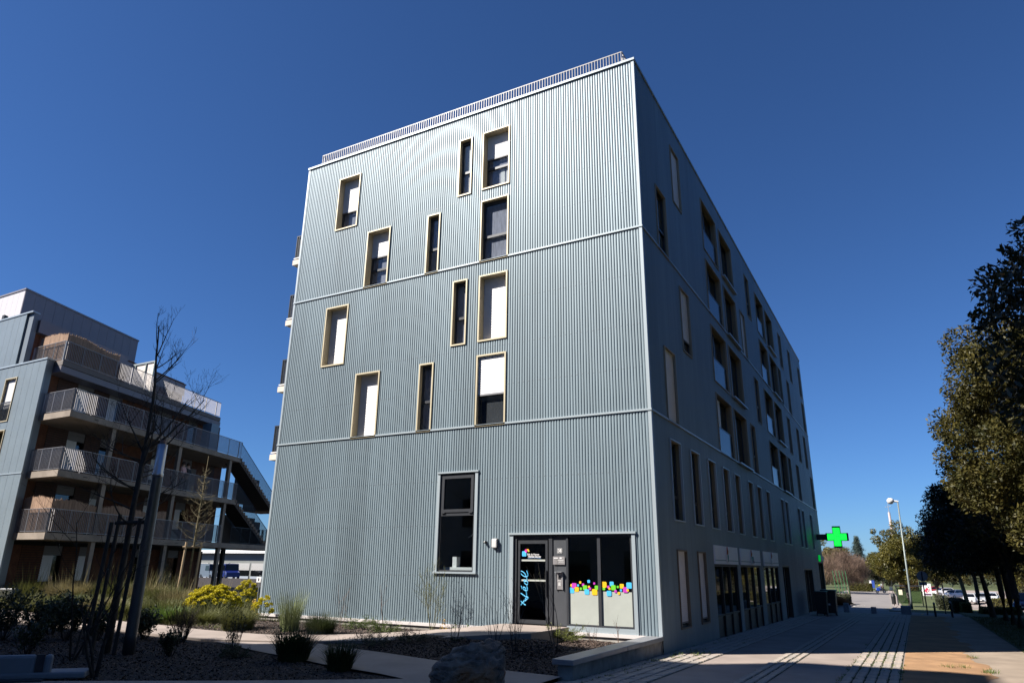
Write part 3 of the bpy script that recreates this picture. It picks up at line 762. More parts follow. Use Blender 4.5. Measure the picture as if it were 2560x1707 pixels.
def text(s, x, z, size, y, mat, parent, bold=0.0, sx=1.0, shear=0, rot=(90,0,0), loc=None, name='lettering'):
    cu = bpy.data.curves.new('t', 'FONT'); cu.body = s; cu.size = size; cu.offset = bold; cu.shear = shear; cu.extrude = 0.001
    t = bpy.data.objects.new('t', cu); COL.objects.link(t)
    dg = bpy.context.evaluated_depsgraph_get()
    me = bpy.data.meshes.new_from_object(t.evaluated_get(dg))
    bpy.data.objects.remove(t)
    me.transform(Matrix.Diagonal((sx,1,1,1)))
    me.transform(Matrix.Rotation(R(rot[2]),4,'Z') @ Matrix.Rotation(R(rot[0]),4,'X'))
    me.transform(Matrix.Translation(loc or (x,y,z)))
    me.materials.clear(); me.materials.append(mat)
    o = bpy.data.objects.new(name, me); COL.objects.link(o); place(o, parent, (0,0,0)); return o
WL = pm('white_film', (0.72,0.70,0.70), .6)
text('Edit de Nantes', -3.868, 2.352, .070, .084, WL, ent, .0012, .92)
text('Habitat Jeunes', -3.845, 2.292, .078, .083, WL, ent, .0018, .90, .35)
mb = MB().tube([(-3.84+.041*k, .083, 2.262+.026*math.sin(math.pi*k/10)) for k in range(11)], .0045, 5); B(mb, 'lettering_swash', pm('blue_film',(0.12,0.30,0.62),.5), ent, fix=False)
B(MB().add(rsq(-3.962,2.393,.135,.0835,.14,.142), [tuple(range(16))]), 'logo_square', STK['c'], ent, fix=False)
B(MB().add([(-3.952,.0825,2.468),(-3.893,.0825,2.415),(-3.862,.0825,2.472),(-3.912,.0825,2.524)], [(0,1,2,3)]), 'logo_square', pm('pink_film',(0.75,0.02,0.35),.5), ent, fix=False)
B(MB().add([(-3.886,.0815,2.519),(-3.858,.0815,2.462),(-3.812,.0815,2.462),(-3.822,.0815,2.523)], [(0,1,2,3)]), 'logo_square', pm('orange_film',(0.9,0.36,0.02),.5), ent, fix=False)
B(MB().add([(-3.839,.0805,2.464),(-3.813,.0805,2.441),(-3.784,.0805,2.468),(-3.815,.0805,2.494)], [(0,1,2,3)]), 'logo_square', pm('lime_film',(0.6,0.65,0.05),.5), ent, fix=False)

# roof railing
rail = B(MB().box(-14.0,-.52,.385,.415,18.635,18.665).box(-14.0,-.52,.39,.41,17.93,17.955), 'roof_railing', GREYPAINT, bld)
bal = None
n = 128
for i in range(n):
    x = -13.98+i*(13.44/(n-1))
    if bal is None: bal = B(MB().box(x-.009,x+.009,.382,.418,17.83,18.634), 'baluster', GREYPAINT, rail)
    else: share(bal, 'baluster', rail, (i*(13.44/(n-1)),0,0))
mb = MB().box(-.53,-.50,.42,20,18.635,18.665).box(-14.02,-13.99,.42,20,18.635,18.665)
for k in range(90):
    mb.box(-.533,-.497,.5+k*.21,.52+k*.21,17.83,18.634).box(-14.023,-13.987,.5+k*.21,.52+k*.21,17.83,18.634)
B(mb, 'side_railing', GREYPAINT, bld)
B(MB().box(-.60,-.56,.62,3.2,17.9,18.60), 'canvas_screen', pm('white_canvas',(0.75,0.73,0.70),.9,.1,6), bld)
B(MB().box(-13.6,-12.9,.9,1.0,17.85,18.62), 'roof_screen', pm('brown_reed',(0.22,0.15,0.10),.9,.3,30,stretch=(1,1,.05)), bld)
# balconies on the courtyard side
for k, z in enumerate((5.86, 8.52, 11.28, 13.95)):
    z += .08
    sl = B(MB().box(-W-.98,-W-.02,.55,3.4,z-.16,z+.06), 'balcony', pm('cream_render',(0.66,0.58,0.50),.8,.06,3), bld)
    B(MB().box(-W-.92,-W-.03,.53,3.5,z+.10,z+.14), 'balcony_edge', WHITE, sl)
    mb = MB().box(-W-.90,-W-.03,.56,.60,z+1.12,z+1.16).box(-W-.90,-W-.86,.60,3.4,z+1.12,z+1.16)
    for q in range(8): mb.box(-W-.89+q*.115,-W-.86+q*.115,.56,.60,z+.14,z+1.12)
    for q in range(24): mb.box(-W-.89,-W-.86,.62+q*.115,.64+q*.115,z+.14,z+1.12)
    B(mb, 'balcony_railing', ANTH, sl)
    if k in (1,3): B(MB().box(-W-.55,-W-.03,.64,.67,z+.2,z+1.75), 'reed_screen', pm('brown_reed',(0.22,0.15,0.10),.9,.3,30,stretch=(1,1,.05)), sl)

# street side shop fronts and doors
shop = None
for k, (a, b) in enumerate(SHOPS):
    g = sY((a+b)/2)
    mb = MB().tbox(SD,a,b,2.12,2.19,.02,.16).tbox(SD,a,a+.07,g-.05,2.12,.02,.16).tbox(SD,b-.07,b,g-.05,2.12,.02,.16)
    for q in (1,2): c = a+(b-a)*q/3; mb.tbox(SD,c-.04,c+.04,g-.05,2.12,.02,.16)
    mb.tbox(SD,a+.07,b-.07,.56,.62,.03,.15)
    sf = B(mb, 'shop_front', BLACKM, bld)
    for q in range(3):
        c0 = a+(b-a)*q/3+.05; c1 = a+(b-a)*(q+1)/3-.05
        B(MB().tbox(SD,c0,c1,.62,2.12,.08,.09), 'pane', DARKGL, sf)
        B(MB().tbox(SD,c0,c1,g-.05,.56,.08,.10), 'lower_panel', pm('dark_panel',(0.02,0.021,0.025),.35), sf)
    B(MB().tbox(SD,a,b,2.19,2.81,.03,.06), 'fascia_back', BLACKM, sf)
for a, b, zt in DOORS:
    g = sY((a+b)/2)
    mb = MB().tbox(SD,a,b,zt-.08,zt,.02,.3).tbox(SD,a,a+.08,g-.05,zt-.08,.02,.3).tbox(SD,b-.08,b,g-.05,zt-.08,.02,.3)
    nd = 2 if b-a < 2.6 else 3
    for q in range(1,nd): c = a+(b-a)*q/nd; mb.tbox(SD,c-.05,c+.05,g-.05,zt-.08,.1,.3)
    df = B(mb, 'door_frame', pm('bronze_trim',(0.05,0.04,0.03),.5), bld)
    for q in range(nd):
        c0 = a+(b-a)*q/nd+.06; c1 = a+(b-a)*(q+1)/nd-.06
        B(MB().tbox(SD,c0,c1,g-.05,zt-.08,.2,.21), 'pane', DARKGL, df)

# ---- things fixed to the building
def logo_strokes(y, z, s, kind):
    out = []
    P_ = lambda u, v: (0.052, y+u*s, z+v*s)
    out.append((WHITE, [P_(-.16,.20),P_(-.22,.0),P_(-.20,-.22),P_(-.06,-.30)]))
    out.append((pm('logo_red',(0.42,0.02,0.03),.5), [P_(.06,.30),P_(0,.16),P_(-.04,.02)]))
    out.append((pm('logo_ochre',(0.5,0.33,0.06),.5), [P_(.10,.20),P_(.16,.12),P_(.14,.02)]))
    if kind != 2: out.append((pm('logo_teal',(0.02,0.25,0.24),.5), [P_(.10,-.0),P_(.14,-.1),P_(.10,-.28)]))
    out.append((WHITE, [P_(-.12,-.02),P_(-.05,-.15),P_(.0,-.30)]))
    if kind == 1:
        out.append((pm('logo_teal',(0.02,0.25,0.24),.5), [P_(.34,-.02),P_(.46,-.02),P_(.50,-.10),P_(.40,-.14)]))
        out.append((pm('logo_brown',(0.16,0.04,0.03),.5), [P_(.30,-.22),P_(.42,-.26),P_(.55,-.26),P_(.55,-.18),P_(.42,-.18)]))
        out.append((WHITE, [P_(.28,-.05),P_(.26,-.2),P_(.24,-.32)]))
    return out
SIGNP = pm('pale_sign_panel', (0.80,0.80,0.84), .4, .03, 2)
for k, (a, b) in enumerate(SHOPS):
    e = empty('shop_sign', (0.03,(a+b)/2,2.2))
    tag(e, ['pale fascia sign with a single small emblem, nearest the lit front corner','pale fascia sign with an emblem and extra marks, middle of the three shop signs','pale fascia sign with a faint emblem, farthest of the three shop signs'][k], 'sign', 'fascia signs over the shop windows')
    B(MB().box(.003,.045,a,b,2.2,2.8), 'panel', SIGNP, e)
    B(MB().box(.0455,.049,a+.02,b-.02,2.315,2.335), 'line', pm('teal_line',(0.02,0.16,0.18),.5), e)
    for m_, pts in logo_strokes(a+(b-a)*.5, 2.52, .85, k):
        B(MB().tube(pts,.025,5), 'emblem', m_, e, fix=False)
# pharmacy cross
cx, cy, cz = 1.36, 36.6, 4.25
e = empty('pharmacy_cross', (0.04,cy,cz)); tag(e, 'glowing green cross sign on a black arm at the far corner', 'sign')
q = .235; h = .66
poly = [(-q,-h),(q,-h),(q,-q),(h,-q),(h,q),(q,q),(q,h),(-q,h),(-q,q),(-h,q),(-h,-q),(-q,-q)]
def crossmesh(sc_, y0, y1):
    n = 12; vs = [(cx+x*sc_, y0, cz+z*sc_) for x,z in poly]+[(cx+x*sc_, y1, cz+z*sc_) for x,z in poly]
    return vs, [tuple(range(n)), tuple(range(2*n-1,n-1,-1))]+[(i,i+n,(i+1)%n+n,(i+1)%n) for i in range(n)]
v_, f_ = crossmesh(1.09, cy-.13, cy+.13); mk('housing', v_, f_, BLACKP, e, fix=True)
GRN = emit('green_led', (0.0,0.62,0.03), 1.25)
v_, f_ = crossmesh(.93, cy-.142, cy-.131); mk('lit_face', v_, f_, GRN, e, fix=True)
v_, f_ = crossmesh(.93, cy+.131, cy+.142); mk('lit_face', v_, f_, GRN, e, fix=True)
mb = MB()
for i in range(-8,9):
    for j in range(-8,9):
        x, z = i*.07, j*.07
        if (abs(x) < .20 and abs(z) < .60) or (abs(z) < .20 and abs(x) < .60): mb.box(cx+x-.012,cx+x+.012,cy-.147,cy-.1425,cz+z-.012,cz+z+.012)
B(mb, 'led_dots', emit('green_led_bright',(0.05,0.85,0.12),1.3), e, fix=False)
B(MB().box(0.03,cx-h*1.09-.002,cy-.11,cy+.11,cz-.19,cz+.19), 'arm', BLACKP, e)
e2 = empty('pharmacy_sign', (0.03,37.5,2.65)); tag(e2, 'small sign box with a green edge over the corner shop window', 'sign')
B(MB().box(.003,.12,36.6,38.8,2.66,3.0), 'box', pm('sign_grey',(0.30,0.30,0.32),.5), e2)
B(MB().box(.003,.13,36.5,36.598,2.62,3.04), 'green_edge', emit('green_edge_light',(0.0,0.5,0.05),.35), e2)
# small things by the door
e = empty('wall_lamp', (-4.86,0,2.55)); tag(e, 'white bulkhead lamp on the corrugated wall left of the door', 'lamp')
B(MB().box(-4.95,-4.77,-.045,-.002,2.54,2.81), 'base', BLACKP, e, bevel=.01)
B(MB().box(-4.945,-4.775,-.11,-.046,2.55,2.80), 'diffuser', pm('milky_diffuser',(0.66,0.64,0.62),.35), e, bevel=.025)
e = empty('wall_sensor', (-5.18,0,2.68)); tag(e, 'small black sensor on the wall beside the white lamp', 'sensor')
B(MB().box(-5.23,-5.15,-.03,-.002,2.68,2.74), 'bracket', BLACKP, e)
B(MB().lathe([(.0,0),(.035,.0),(.045,.03),(.03,.06),(0,.065)], (-5.19,-.07,2.68), 10), 'head', BLACKP, e)
e = empty('house_number', (-2.82,.05,2.41)); tag(e, 'small house number plate reading 38 beside the glass door', 'number plate')
B(MB().box(-2.895,-2.745,.038,.0495,2.412,2.532), 'plate', pm('dark_enamel',(0.05,0.04,0.045),.4), e)
mb = MB()
for a_,b_,c_,d_ in ((-2.895,-2.745,2.524,2.532),(-2.895,-2.745,2.412,2.420),(-2.895,-2.887,2.420,2.524),(-2.753,-2.745,2.420,2.524)): mb.box(a_,b_,.034,.0378,c_,d_)
B(mb, 'rim', WHITE, e)
text('38', -2.876, 2.437, .118, .0355, WHITE, e, .003, .92)
e = empty('name_plaque', (-2.84,.05,2.11)); tag(e, 'brushed metal plaque with fine text between house number and intercom', 'plaque')
B(MB().box(-3.02,-2.66,.012,.022,2.108,2.322), 'plate', pm('brushed_metal',(0.36,0.34,0.34),.4,.06,8,metal=.5), e)
mb = MB()
for x_, z_ in ((-3.005,2.308),(-2.675,2.308),(-3.005,2.122),(-2.675,2.122)): mb.lathe([(.007,0),(.007,.006)], (0,0,0), 8); 
B(MB().box(-2.99,-2.86,.0085,.0115,2.268,2.288).box(-2.81,-2.75,.0085,.0115,2.262,2.296).box(-2.88,-2.69,.0085,.0115,2.218,2.228).box(-2.82,-2.70,.0085,.0115,2.196,2.202).box(-2.84,-2.69,.0085,.0115,2.162,2.168), 'engraving', WHITE, e)
e = empty('intercom', (-2.83,.05,1.45)); tag(e, 'steel door intercom with hood and keypad on the grey post', 'intercom')
B(MB().box(-2.93,-2.72,-.09,.048,1.905,1.92).box(-2.93,-2.92,-.0,.048,1.45,1.905).box(-2.73,-2.72,-.0,.048,1.45,1.905), 'hood', GALV, e)
B(MB().box(-2.915,-2.735,.02,.046,1.46,1.90), 'face_plate', pm('brushed_metal',(0.36,0.34,0.34),.4,.06,8,metal=.5), e)
B(MB().box(-2.86,-2.79,.012,.0195,1.73,1.81), 'screen', BLACKP, e)
mb = MB()
for i in range(3): mb.box(-2.875+i*.038,-2.855+i*.038,.012,.0195,1.675,1.698)
for i in range(3):
    for j in range(4): mb.box(-2.855+i*.024,-2.837+i*.024,.012,.0195,1.55+j*.024,1.568+j*.024)
B(mb, 'key', WHITE, e)
# ------------------------------------------------------------------ the stepped building on the left
PX, PY = -28.24, -0.08
_sn, _cs = math.sin(R(20)), math.cos(R(20))
LB = lambda a, t, z: (PX+a-t*_sn, PY+t*_cs, z)      # a: towards the court, t: along the long facade
lf = empty('stepped_building', LB(-6,6,0.2))
tag(lf, 'stepped apartment building with long balconies, pale blue gable and outside stairs', 'building')
def lbox(a0,a1,t0,t1,z0,z1,mb=None): return (mb or MB()).tbox(LB,a0,a1,t0,t1,z0,z1)
GAB = pm('pale_blue_ribbed_panel', (0.25,0.298,0.325), 0.4, 0.04, 1, metal=.2)
_nt = GAB.node_tree                                  # fine ribs of the panels
_tc = _nt.nodes.new('ShaderNodeTexCoord'); _wv = _nt.nodes.new('ShaderNodeTexWave'); _wv.inputs['Scale'].default_value = 5.2
_bp = _nt.nodes.new('ShaderNodeBump'); _bp.inputs['Strength'].default_value = .6; _bp.inputs['Distance'].default_value = .02
_nt.links.new(_tc.outputs['Object'], _wv.inputs['Vector']); _nt.links.new(_wv.outputs['Fac'], _bp.inputs['Height']); _nt.links.new(_bp.outputs[0], _nt.nodes['Principled BSDF'].inputs['Normal'])
LILAC = pm('grey_lilac_panel', (0.19,0.175,0.195), 0.5, 0.03, 2)
RUST = pm('rust_brick', (0.115,0.042,0.02), 0.85, 0.25, 3, bump=.3, bscale=12)
SLATM = pm('brown_slat', (0.085,0.04,0.03), 0.7, 0.2, 4)
CON2 = pm('balcony_concrete', (0.27,0.222,0.178), .85, .16, 1.2, bump=.12, bscale=30)
yg = -0.30                                            # gable plane (t)
# gable cladding, panel by panel, with two window openings
gwin = [(-4.3+.0,-5.35,8.67,10.98),(-4.3,-5.35,5.95,8.25)]
x_r = -2.62
k = 0
a = x_r
while a > -16:
    b = a-0.6
    for z0, z1 in ((0.1,5.96),(6.02,11.62)):
        segs = [(z0,z1)]
        for g1, g0, h0, h1 in [(-5.05,-6.15,8.67,10.98),(-5.05,-6.15,5.98,8.25)]:
            if b < g1-.02 and a > g0+.02:
                ns = []
                for p, q in segs:
                    if h1 <= p or h0 >= q: ns.append((p,q)); continue
                    if h0 > p: ns.append((p,h0))
                    if h1 < q: ns.append((h1,q))
                segs = ns
        for p, q in segs:
            aa, bb = a, b
            B(lbox(bb+.012,aa,yg,yg+.10,p,q), 'gable_panel', GAB, lf)
    if a < -5.06:
        B(lbox(b+.012,a,yg,yg+.10,11.66,14.52), 'gable_panel', GAB, lf)
    a = b
B(lbox(-16,-2.62,yg-.03,yg+.12,5.962,6.018), 'band_trim', TRIM, lf)
B(lbox(-16,-2.58,yg-.04,yg+.45,11.62,11.70), 'coping', TRIM, lf)
B(lbox(-16,-5.02,yg-.04,yg+.45,14.52,14.60), 'coping', TRIM, lf)
GRET = pm('shaded_blue_return',(0.16,0.19,0.22),.5)  # gable blue darkened, since the return lies in shade
B(lbox(-3.3,-2.62,yg+.102,yg+.45,0.1,11.615), 'gable_return', GRET, lf)
B(lbox(-6.0,-5.06,yg+.102,yg+.45,11.7,14.515), 'gable_return', GRET, lf)
B(lbox(-16,-3.4,yg+.11,yg+.4,0.1,14.4), 'gable_wall', pm('gable_core',(0.1,0.1,0.1),.9), lf) if False else None
for h0, h1 in ((8.67,10.98),(5.98,8.25)):
    GL = lambda u, v, w: LB(u, yg+w, v)
    mb = MB().tbox(GL,-6.15,-5.05,h1-.05,h1,-.04,.05).tbox(GL,-6.15,-5.05,h0,h0+.05,-.04,.05).tbox(GL,-6.15,-6.1,h0+.05,h1-.05,-.04,.05).tbox(GL,-5.1,-5.05,h0+.05,h1-.05,-.04,.05)
    w_ = B(mb, 'window', GOLD, lf)
    B(MB().tbox(GL,-6.1,-6.09,h0+.05,h1-.05,.05,.3).tbox(GL,-5.11,-5.1,h0+.05,h1-.05,.05,.3).tbox(GL,-6.1,-5.1,h1-.06,h1-.05,.05,.3), 'reveal', GOLD, w_)
    B(MB().tbox(GL,-6.09,-5.11,h0+.05,h1-.05,.28,.30), 'pane', DARKGL, w_)
    if h0 > 8: shutter(GL,-6.08,-5.12,h0+.75,h1-.06,.10,w_)
    mb = MB().tbox(GL,-6.1,-5.1,h0+1.0,h0+1.03,-.03,.0)
    for q in range(10): mb.tbox(GL,-6.08+q*.105,-6.06+q*.105,h0+.05,h0+1.0,-.03,.0)
    B(mb, 'guard_rail', ANTH, w_)
# main facade wall, storeys
FZ = [0.25, 3.25, 6.05, 8.85]
wall_a = -3.15
bay = [(0.2,1.0,'brick'),(1.0,2.4,'slat'),(2.4,3.6,'win'),(3.6,4.8,'slat'),(4.8,5.9,'win'),(5.9,8.3,'brick'),(8.3,9.3,'slat'),(9.3,10.6,'win'),(10.6,12.4,'brick'),(12.4,13.5,'win'),(13.5,15.4,'brick'),(15.4,16.2,'slat'),(16.2,17.1,'brick')]
PAN = pm('slab_pale',(0.19,0.175,0.175),.6)
for lv, z0 in enumerate(FZ):
    z1 = z0+2.5 if lv < 3 else z0+2.5
    for t0, t1, kd in bay:
        if lv in (0,3) and t0 > 16.1: continue
        if kd == 'brick': B(lbox(wall_a-.2,wall_a,t0,t1,z0,z1), 'brick_panel', RUST, lf)
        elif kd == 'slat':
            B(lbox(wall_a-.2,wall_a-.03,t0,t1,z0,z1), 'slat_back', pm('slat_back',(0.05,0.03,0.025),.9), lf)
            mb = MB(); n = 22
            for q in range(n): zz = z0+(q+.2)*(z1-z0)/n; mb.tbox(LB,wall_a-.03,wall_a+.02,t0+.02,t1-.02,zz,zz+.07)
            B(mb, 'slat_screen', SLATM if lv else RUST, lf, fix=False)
        else:
            w_ = B(lbox(wall_a-.16,wall_a-.04,t0,t1,z1-.45,z1-.0), 'window', PAN, lf)
            B(lbox(wall_a-.2,wall_a-.15,t0,t1,z0,z1-.46), 'pane', DARKGL, w_)
            if (lv+int(t0)) % 3 != 0:
                B(lbox(wall_a-.14,wall_a-.11,t0+.05,t0+(t1-t0)*.62,z0+.8,z1-.46), 'shutter', SHUT, w_)
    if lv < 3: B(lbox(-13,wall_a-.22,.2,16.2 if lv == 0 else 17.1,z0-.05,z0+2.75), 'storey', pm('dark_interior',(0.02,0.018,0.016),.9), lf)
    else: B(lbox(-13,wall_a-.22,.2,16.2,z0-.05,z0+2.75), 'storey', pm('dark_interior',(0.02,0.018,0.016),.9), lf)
# balcony slabs, columns, railings
TE = {1:20.7, 2:15.6, 3:15.6}
for lv in (1,2,3):
    z = FZ[lv]
    sl = B(lbox(wall_a,0,0,TE[lv],z-.3,z), 'balcony_slab', CON2, lf)
    if lv > 1: B(lbox(wall_a,-1.5,TE[lv]+.001,17.3,z-.3,z), 'corridor_slab', CON2, sl)
    mb = MB()
    for t in (1.6,5.5,9.6,13.2): mb.tbox(LB,.001,.025,t,t+.28,z-.17,z-.14)
    B(mb, 'weep_slot', BLACKM, sl)
for z0, z1 in ((0.2,2.95),(3.25,5.75),(6.05,8.55)):
    for t in (3.05,8.75,14.3): B(lbox(-.36,-.10,t,t+.28,z0,z1), 'column', CON2, lf)
for t in (11.6, 18.2): B(lbox(-3.0,-2.7,t,t+.3,.2,2.95), 'column', pm('dark_column',(0.06,0.055,0.05),.8), lf)
def blade_rail(a0, t0, a1, t1, z, h=1.05, sp=.112):
    """railing of flat blades set square to the rail, in skewed plan coordinates"""
    mb = MB(); L = math.hypot((a1-a0), (t1-t0)); n = max(1, int(L/sp))
    along_t = abs(t1-t0) > abs(a1-a0)
    for i in range(n+1):
        f = i/n; a = a0+(a1-a0)*f; t = t0+(t1-t0)*f
        if along_t: mb.tbox(LB, a-.025, a+.025, t-.005, t+.005, z+.06, z+h)
        else: mb.tbox(LB, a-.005, a+.005, t-.025, t+.025, z+.06, z+h)
    e = .03
    if along_t:
        mb.tbox(LB,a0-e,a0+e,t0,t1,z+h,z+h+.02).tbox(LB,a0-.015,a0+.015,t0,t1,z+.05,z+.075)
        for q in range(int((t1-t0)/1.25)+1): mb.tbox(LB,a0-.04,a0+.02,t0+q*1.25,t0+q*1.25+.02,z-.05,z+h)
    else:
        mb.tbox(LB,a0,a1,t0-e,t0+e,z+h,z+h+.02).tbox(LB,a0,a1,t0-.015,t0+.015,z+.05,z+.075)
        for q in range(3): mb.tbox(LB,a0+q*(a1-a0)/3,a0+q*(a1-a0)/3+.02,t0-.02,t0+.04,z-.05,z+h)
    return mb
RAILM = pm('light_grey_blade', (0.44,0.425,0.435), .5, metal=.1)
for lv in (1,2,3):
    z = FZ[lv]
    B(blade_rail(-.04,.08,-.04,15.5 if lv > 1 else 14.2,z), 'railing', RAILM, lf, fix=False)
    B(blade_rail(-2.62,.05,-.06,.05,z), 'railing', pm('shaded_blade',(0.22,0.22,0.24),.5,metal=.2), lf, fix=False)  # short side: rail grey darkened, as these blades are seen in shade
REED = pm('reed_mat', (0.30,0.19,0.125), .9, .35, 24, bump=.5, stretch=(1,1,.06))
def reed(a0,t0,a1,t1,z0,z1,seed,par):
    r = random.Random(seed); mb = MB(); n = int(math.hypot(a1-a0,t1-t0)/.03)
    for i in range(n):
        f = i/n; a = a0+(a1-a0)*f; t = t0+(t1-t0)*f; top = z1+r.uniform(-.05,.06)+.08*math.sin(i*.05)
        mb.tbox(LB,a-.014,a+.014,t-.014,t+.014,z0,top)
    return B(mb, 'reed_screen', REED, par, fix=False)
reed(-2.6,.22,-.2,.22,3.35,4.82,1,lf); reed(-.2,.25,-.2,8.6,3.35,4.70,2,lf)
# terrace level
zt = 11.65
B(lbox(-3.0,-1.95,.2,14.7,zt-.62,zt-.30), 'fascia', LILAC, lf)
B(lbox(-13,-1.9,.2,14.6,zt-.28,zt-.02), 'terrace_slab', pm('terrace_edge',(0.16,0.14,0.13),.8), lf)
B(blade_rail(-2.0,.25,-2.0,14.5,zt,1.0), 'railing', RAILM, lf, fix=False)
B(blade_rail(-4.9,.22,-2.0,.22,zt,1.0), 'railing', pm('shaded_blade',(0.22,0.22,0.24),.5,metal=.2), lf, fix=False)  # same shade-darkened grey on the terrace short side
B(MB().tube([LB(-2.0,.22,zt-.1),LB(-2.0,.22,zt+1.0)],.03), 'corner_post', WHITE, lf)
reed(-4.6,.36,-2.12,.36,zt+.05,zt+1.5,3,lf); reed(-2.12,.4,-2.12,4.2,zt+.05,zt+1.42,4,lf)
# set back storey above the terrace
B(lbox(-13,-5.3,.3,13.4,zt,14.2), 'upper_wall', RUST, lf)
mb = MB()
for q in range(18): mb.tbox(LB,-5.28,-5.24,.6,2.6,zt+.1+q*.12,zt+.16+q*.12)
B(mb, 'slat_screen', SLATM, lf, fix=False)
B(lbox(-13.2,-4.9,.2,7.2,13.55,14.25), 'fascia', LILAC, lf)
B(lbox(-13.2,-4.9,7.2,13.2,13.2,13.95), 'fascia', LILAC, lf)
B(lbox(-13.3,-4.85,7.15,13.25,13.952,14.0), 'coping', SLATM, lf)
B(lbox(-5.28,-5.2,3.4,4.6,zt+.1,13.4), 'window', DARKGL, lf)
B(lbox(-12,-6.4,11.4,14.2,13.2,14.6), 'plant_room', LILAC, lf)
# wind screen between two terraces, facing the sun
scr = B(lbox(-4.9,-2.15,7.2,7.26,zt+.02,13.62), 'terrace_screen', pm('white_render',(0.74,0.68,0.62),.8,.05,4), lf)
B(lbox(-4.92,-2.1,7.14,7.2,13.56,13.66), 'screen_frame', TRIM, scr)
for a_ in (-2.15,-2.95,-4.0): B(lbox(a_-.04,a_+.02,7.12,7.198,zt,13.56), 'screen_frame', pm('green_grey_frame',(0.30,0.36,0.34),.5), scr)
# roof box, panelled: its sunlit side coloured pale, its shaded side dark
ba, bt0, bt1, bz0, bz1 = -10.0, 1.75, 12.0, 15.65, 17.55
B(lbox(-20,ba-.06,bt0+.06,bt1-.06,bz0-.1,bz1), 'roof_box', pm('box_core',(0.2,0.2,0.22),.8), lf)
n = 13
for q in range(n):
    t0 = bt0+(bt1-bt0)*q/n
    B(lbox(ba-.05,ba,t0+.012,t0+(bt1-bt0)/n,bz0,bz1), 'roof_panel', LILAC, lf)
for q in range(12):
    B(lbox(ba-.06-(q+1)*.62+.012,ba-.06-q*.62,bt0,bt0+.05,bz0-1.4,bz1), 'roof_panel', pm('sunlit_panel',(0.60,0.56,0.56),.45), lf)
B(lbox(-20,ba+.05,bt0-.05,bt1+.05,bz1,bz1+.10), 'coping', LILAC, lf)
B(lbox(-20,-9.9,1.7,11.9,14.15,15.6), 'upper_band', LILAC, lf)
B(lbox(-9.2,-8.95,yg+.5,yg+.75,14.2,15.2), 'vent_pipe', BLACKM, lf)
# outside stairs
STC = pm('stair_brown_concrete', (0.20,0.155,0.12), .9, .25, 2)
for zt_, zb_ in ((6.05,3.25),(8.85,6.05)):
    n = 16; mb = MB(); ta, tb = 15.4, 20.5
    for i in range(n):
        t = ta+(tb-ta)*i/n; zz = zt_-(i+1)*(zt_-zb_)/n
        mb.tbox(LB,-1.45,-.05,t,t+(tb-ta)/n+.02,zz-.02,zz+(zt_-zb_)/n*.0+.02)
        mb.tbox(LB,-.12,-.0,t,t+(tb-ta)/n,zz-.02,zz+.16)
    st = B(mb, 'stair', STC, lf, fix=False)
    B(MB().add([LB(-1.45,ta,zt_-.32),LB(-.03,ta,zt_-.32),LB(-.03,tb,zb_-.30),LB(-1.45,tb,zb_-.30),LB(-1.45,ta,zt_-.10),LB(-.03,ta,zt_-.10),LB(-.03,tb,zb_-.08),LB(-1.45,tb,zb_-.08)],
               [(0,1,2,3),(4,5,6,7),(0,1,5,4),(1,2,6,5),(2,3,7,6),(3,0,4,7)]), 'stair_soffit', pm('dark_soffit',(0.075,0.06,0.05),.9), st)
    mb = MB(); m_ = 44
    for i in range(m_+1):
        t = ta+(tb-ta)*i/m_; zz = zt_-(zt_-zb_)*i/m_
        mb.tbox(LB,-.06,-.02,t-.007,t+.007,zz-.02,zz+1.0)
    mb.tube([LB(-.04,ta,zt_+1.0),LB(-.04,tb,zb_+1.0)],.022)
    B(mb, 'stair_railing', ANTH, st, fix=False)
    B(lbox(-3.1,-.03,20.5,23.4,zb_-.3,zb_) if zb_ > 5 else lbox(-3.1,-.03,20.71,23.4,zb_-.3,zb_), 'landing', STC, lf)
    B(lbox(-.08,-.04,20.5,23.4,zb_+.0,zb_+1.05), 'landing_panel', pm('dark_landing_panel',(0.06,0.06,0.075),.5), lf)
mb = blade_rail(-.04,15.5,-.04,20.6,3.25,1.05,.14); B(mb, 'railing', ANTH, lf, fix=False)
B(lbox(-3.1,-2.9,12.8,13.8,6.05,8.0), 'store_box', pm('grey_store',(0.16,0.155,0.165),.7), lf)
B(lbox(-2.2,-1.3,13.0,13.9,8.85,10.9), 'store_box', pm('blue_store',(0.18,0.26,0.33),.6), lf)
B(lbox(-.5,-.25,6.3,7.6,8.9,9.9), 'planter', pm('slate_planter',(0.10,0.11,0.15),.6), lf)

# ---- block behind the photographer, out of frame, whose shade lies over the foreground
rb = empty('rear_block', (-20,-26,0)); tag(rb, 'tall pale apartment block behind the camera, shading the foreground garden', 'building')
RBM = pm('pale_render_wall', (0.5,0.47,0.43), .85, .05, .6)
yr = -19.2
B(MB().box(-24,-1.8,yr-10,yr,-.3,23.75), 'wall', RBM, rb)
B(MB().box(-52,-24.001,yr-10,yr,-.3,19.1), 'wall', RBM, rb)
B(MB().box(-17.6,-13.9,yr-6,yr-.01,23.751,26.3), 'plant_room', RBM, rb)
B(MB().box(-9.5,-7.6,yr-3,yr-.01,23.751,24.6), 'chimney', RBM, rb)
pn = None
for fl in range(7):
    for k in range(14):
        x = -50+k*3.5
        if fl > 5 and x < -23: continue
        if pn is None: pn = B(MB().box(x,x+1.5,yr+.002,yr+.03,1.2,2.9), 'window', DARKGL, rb); x0_ = x
        else: share(pn, 'window', rb, (x-x0_,0,fl*3.1))

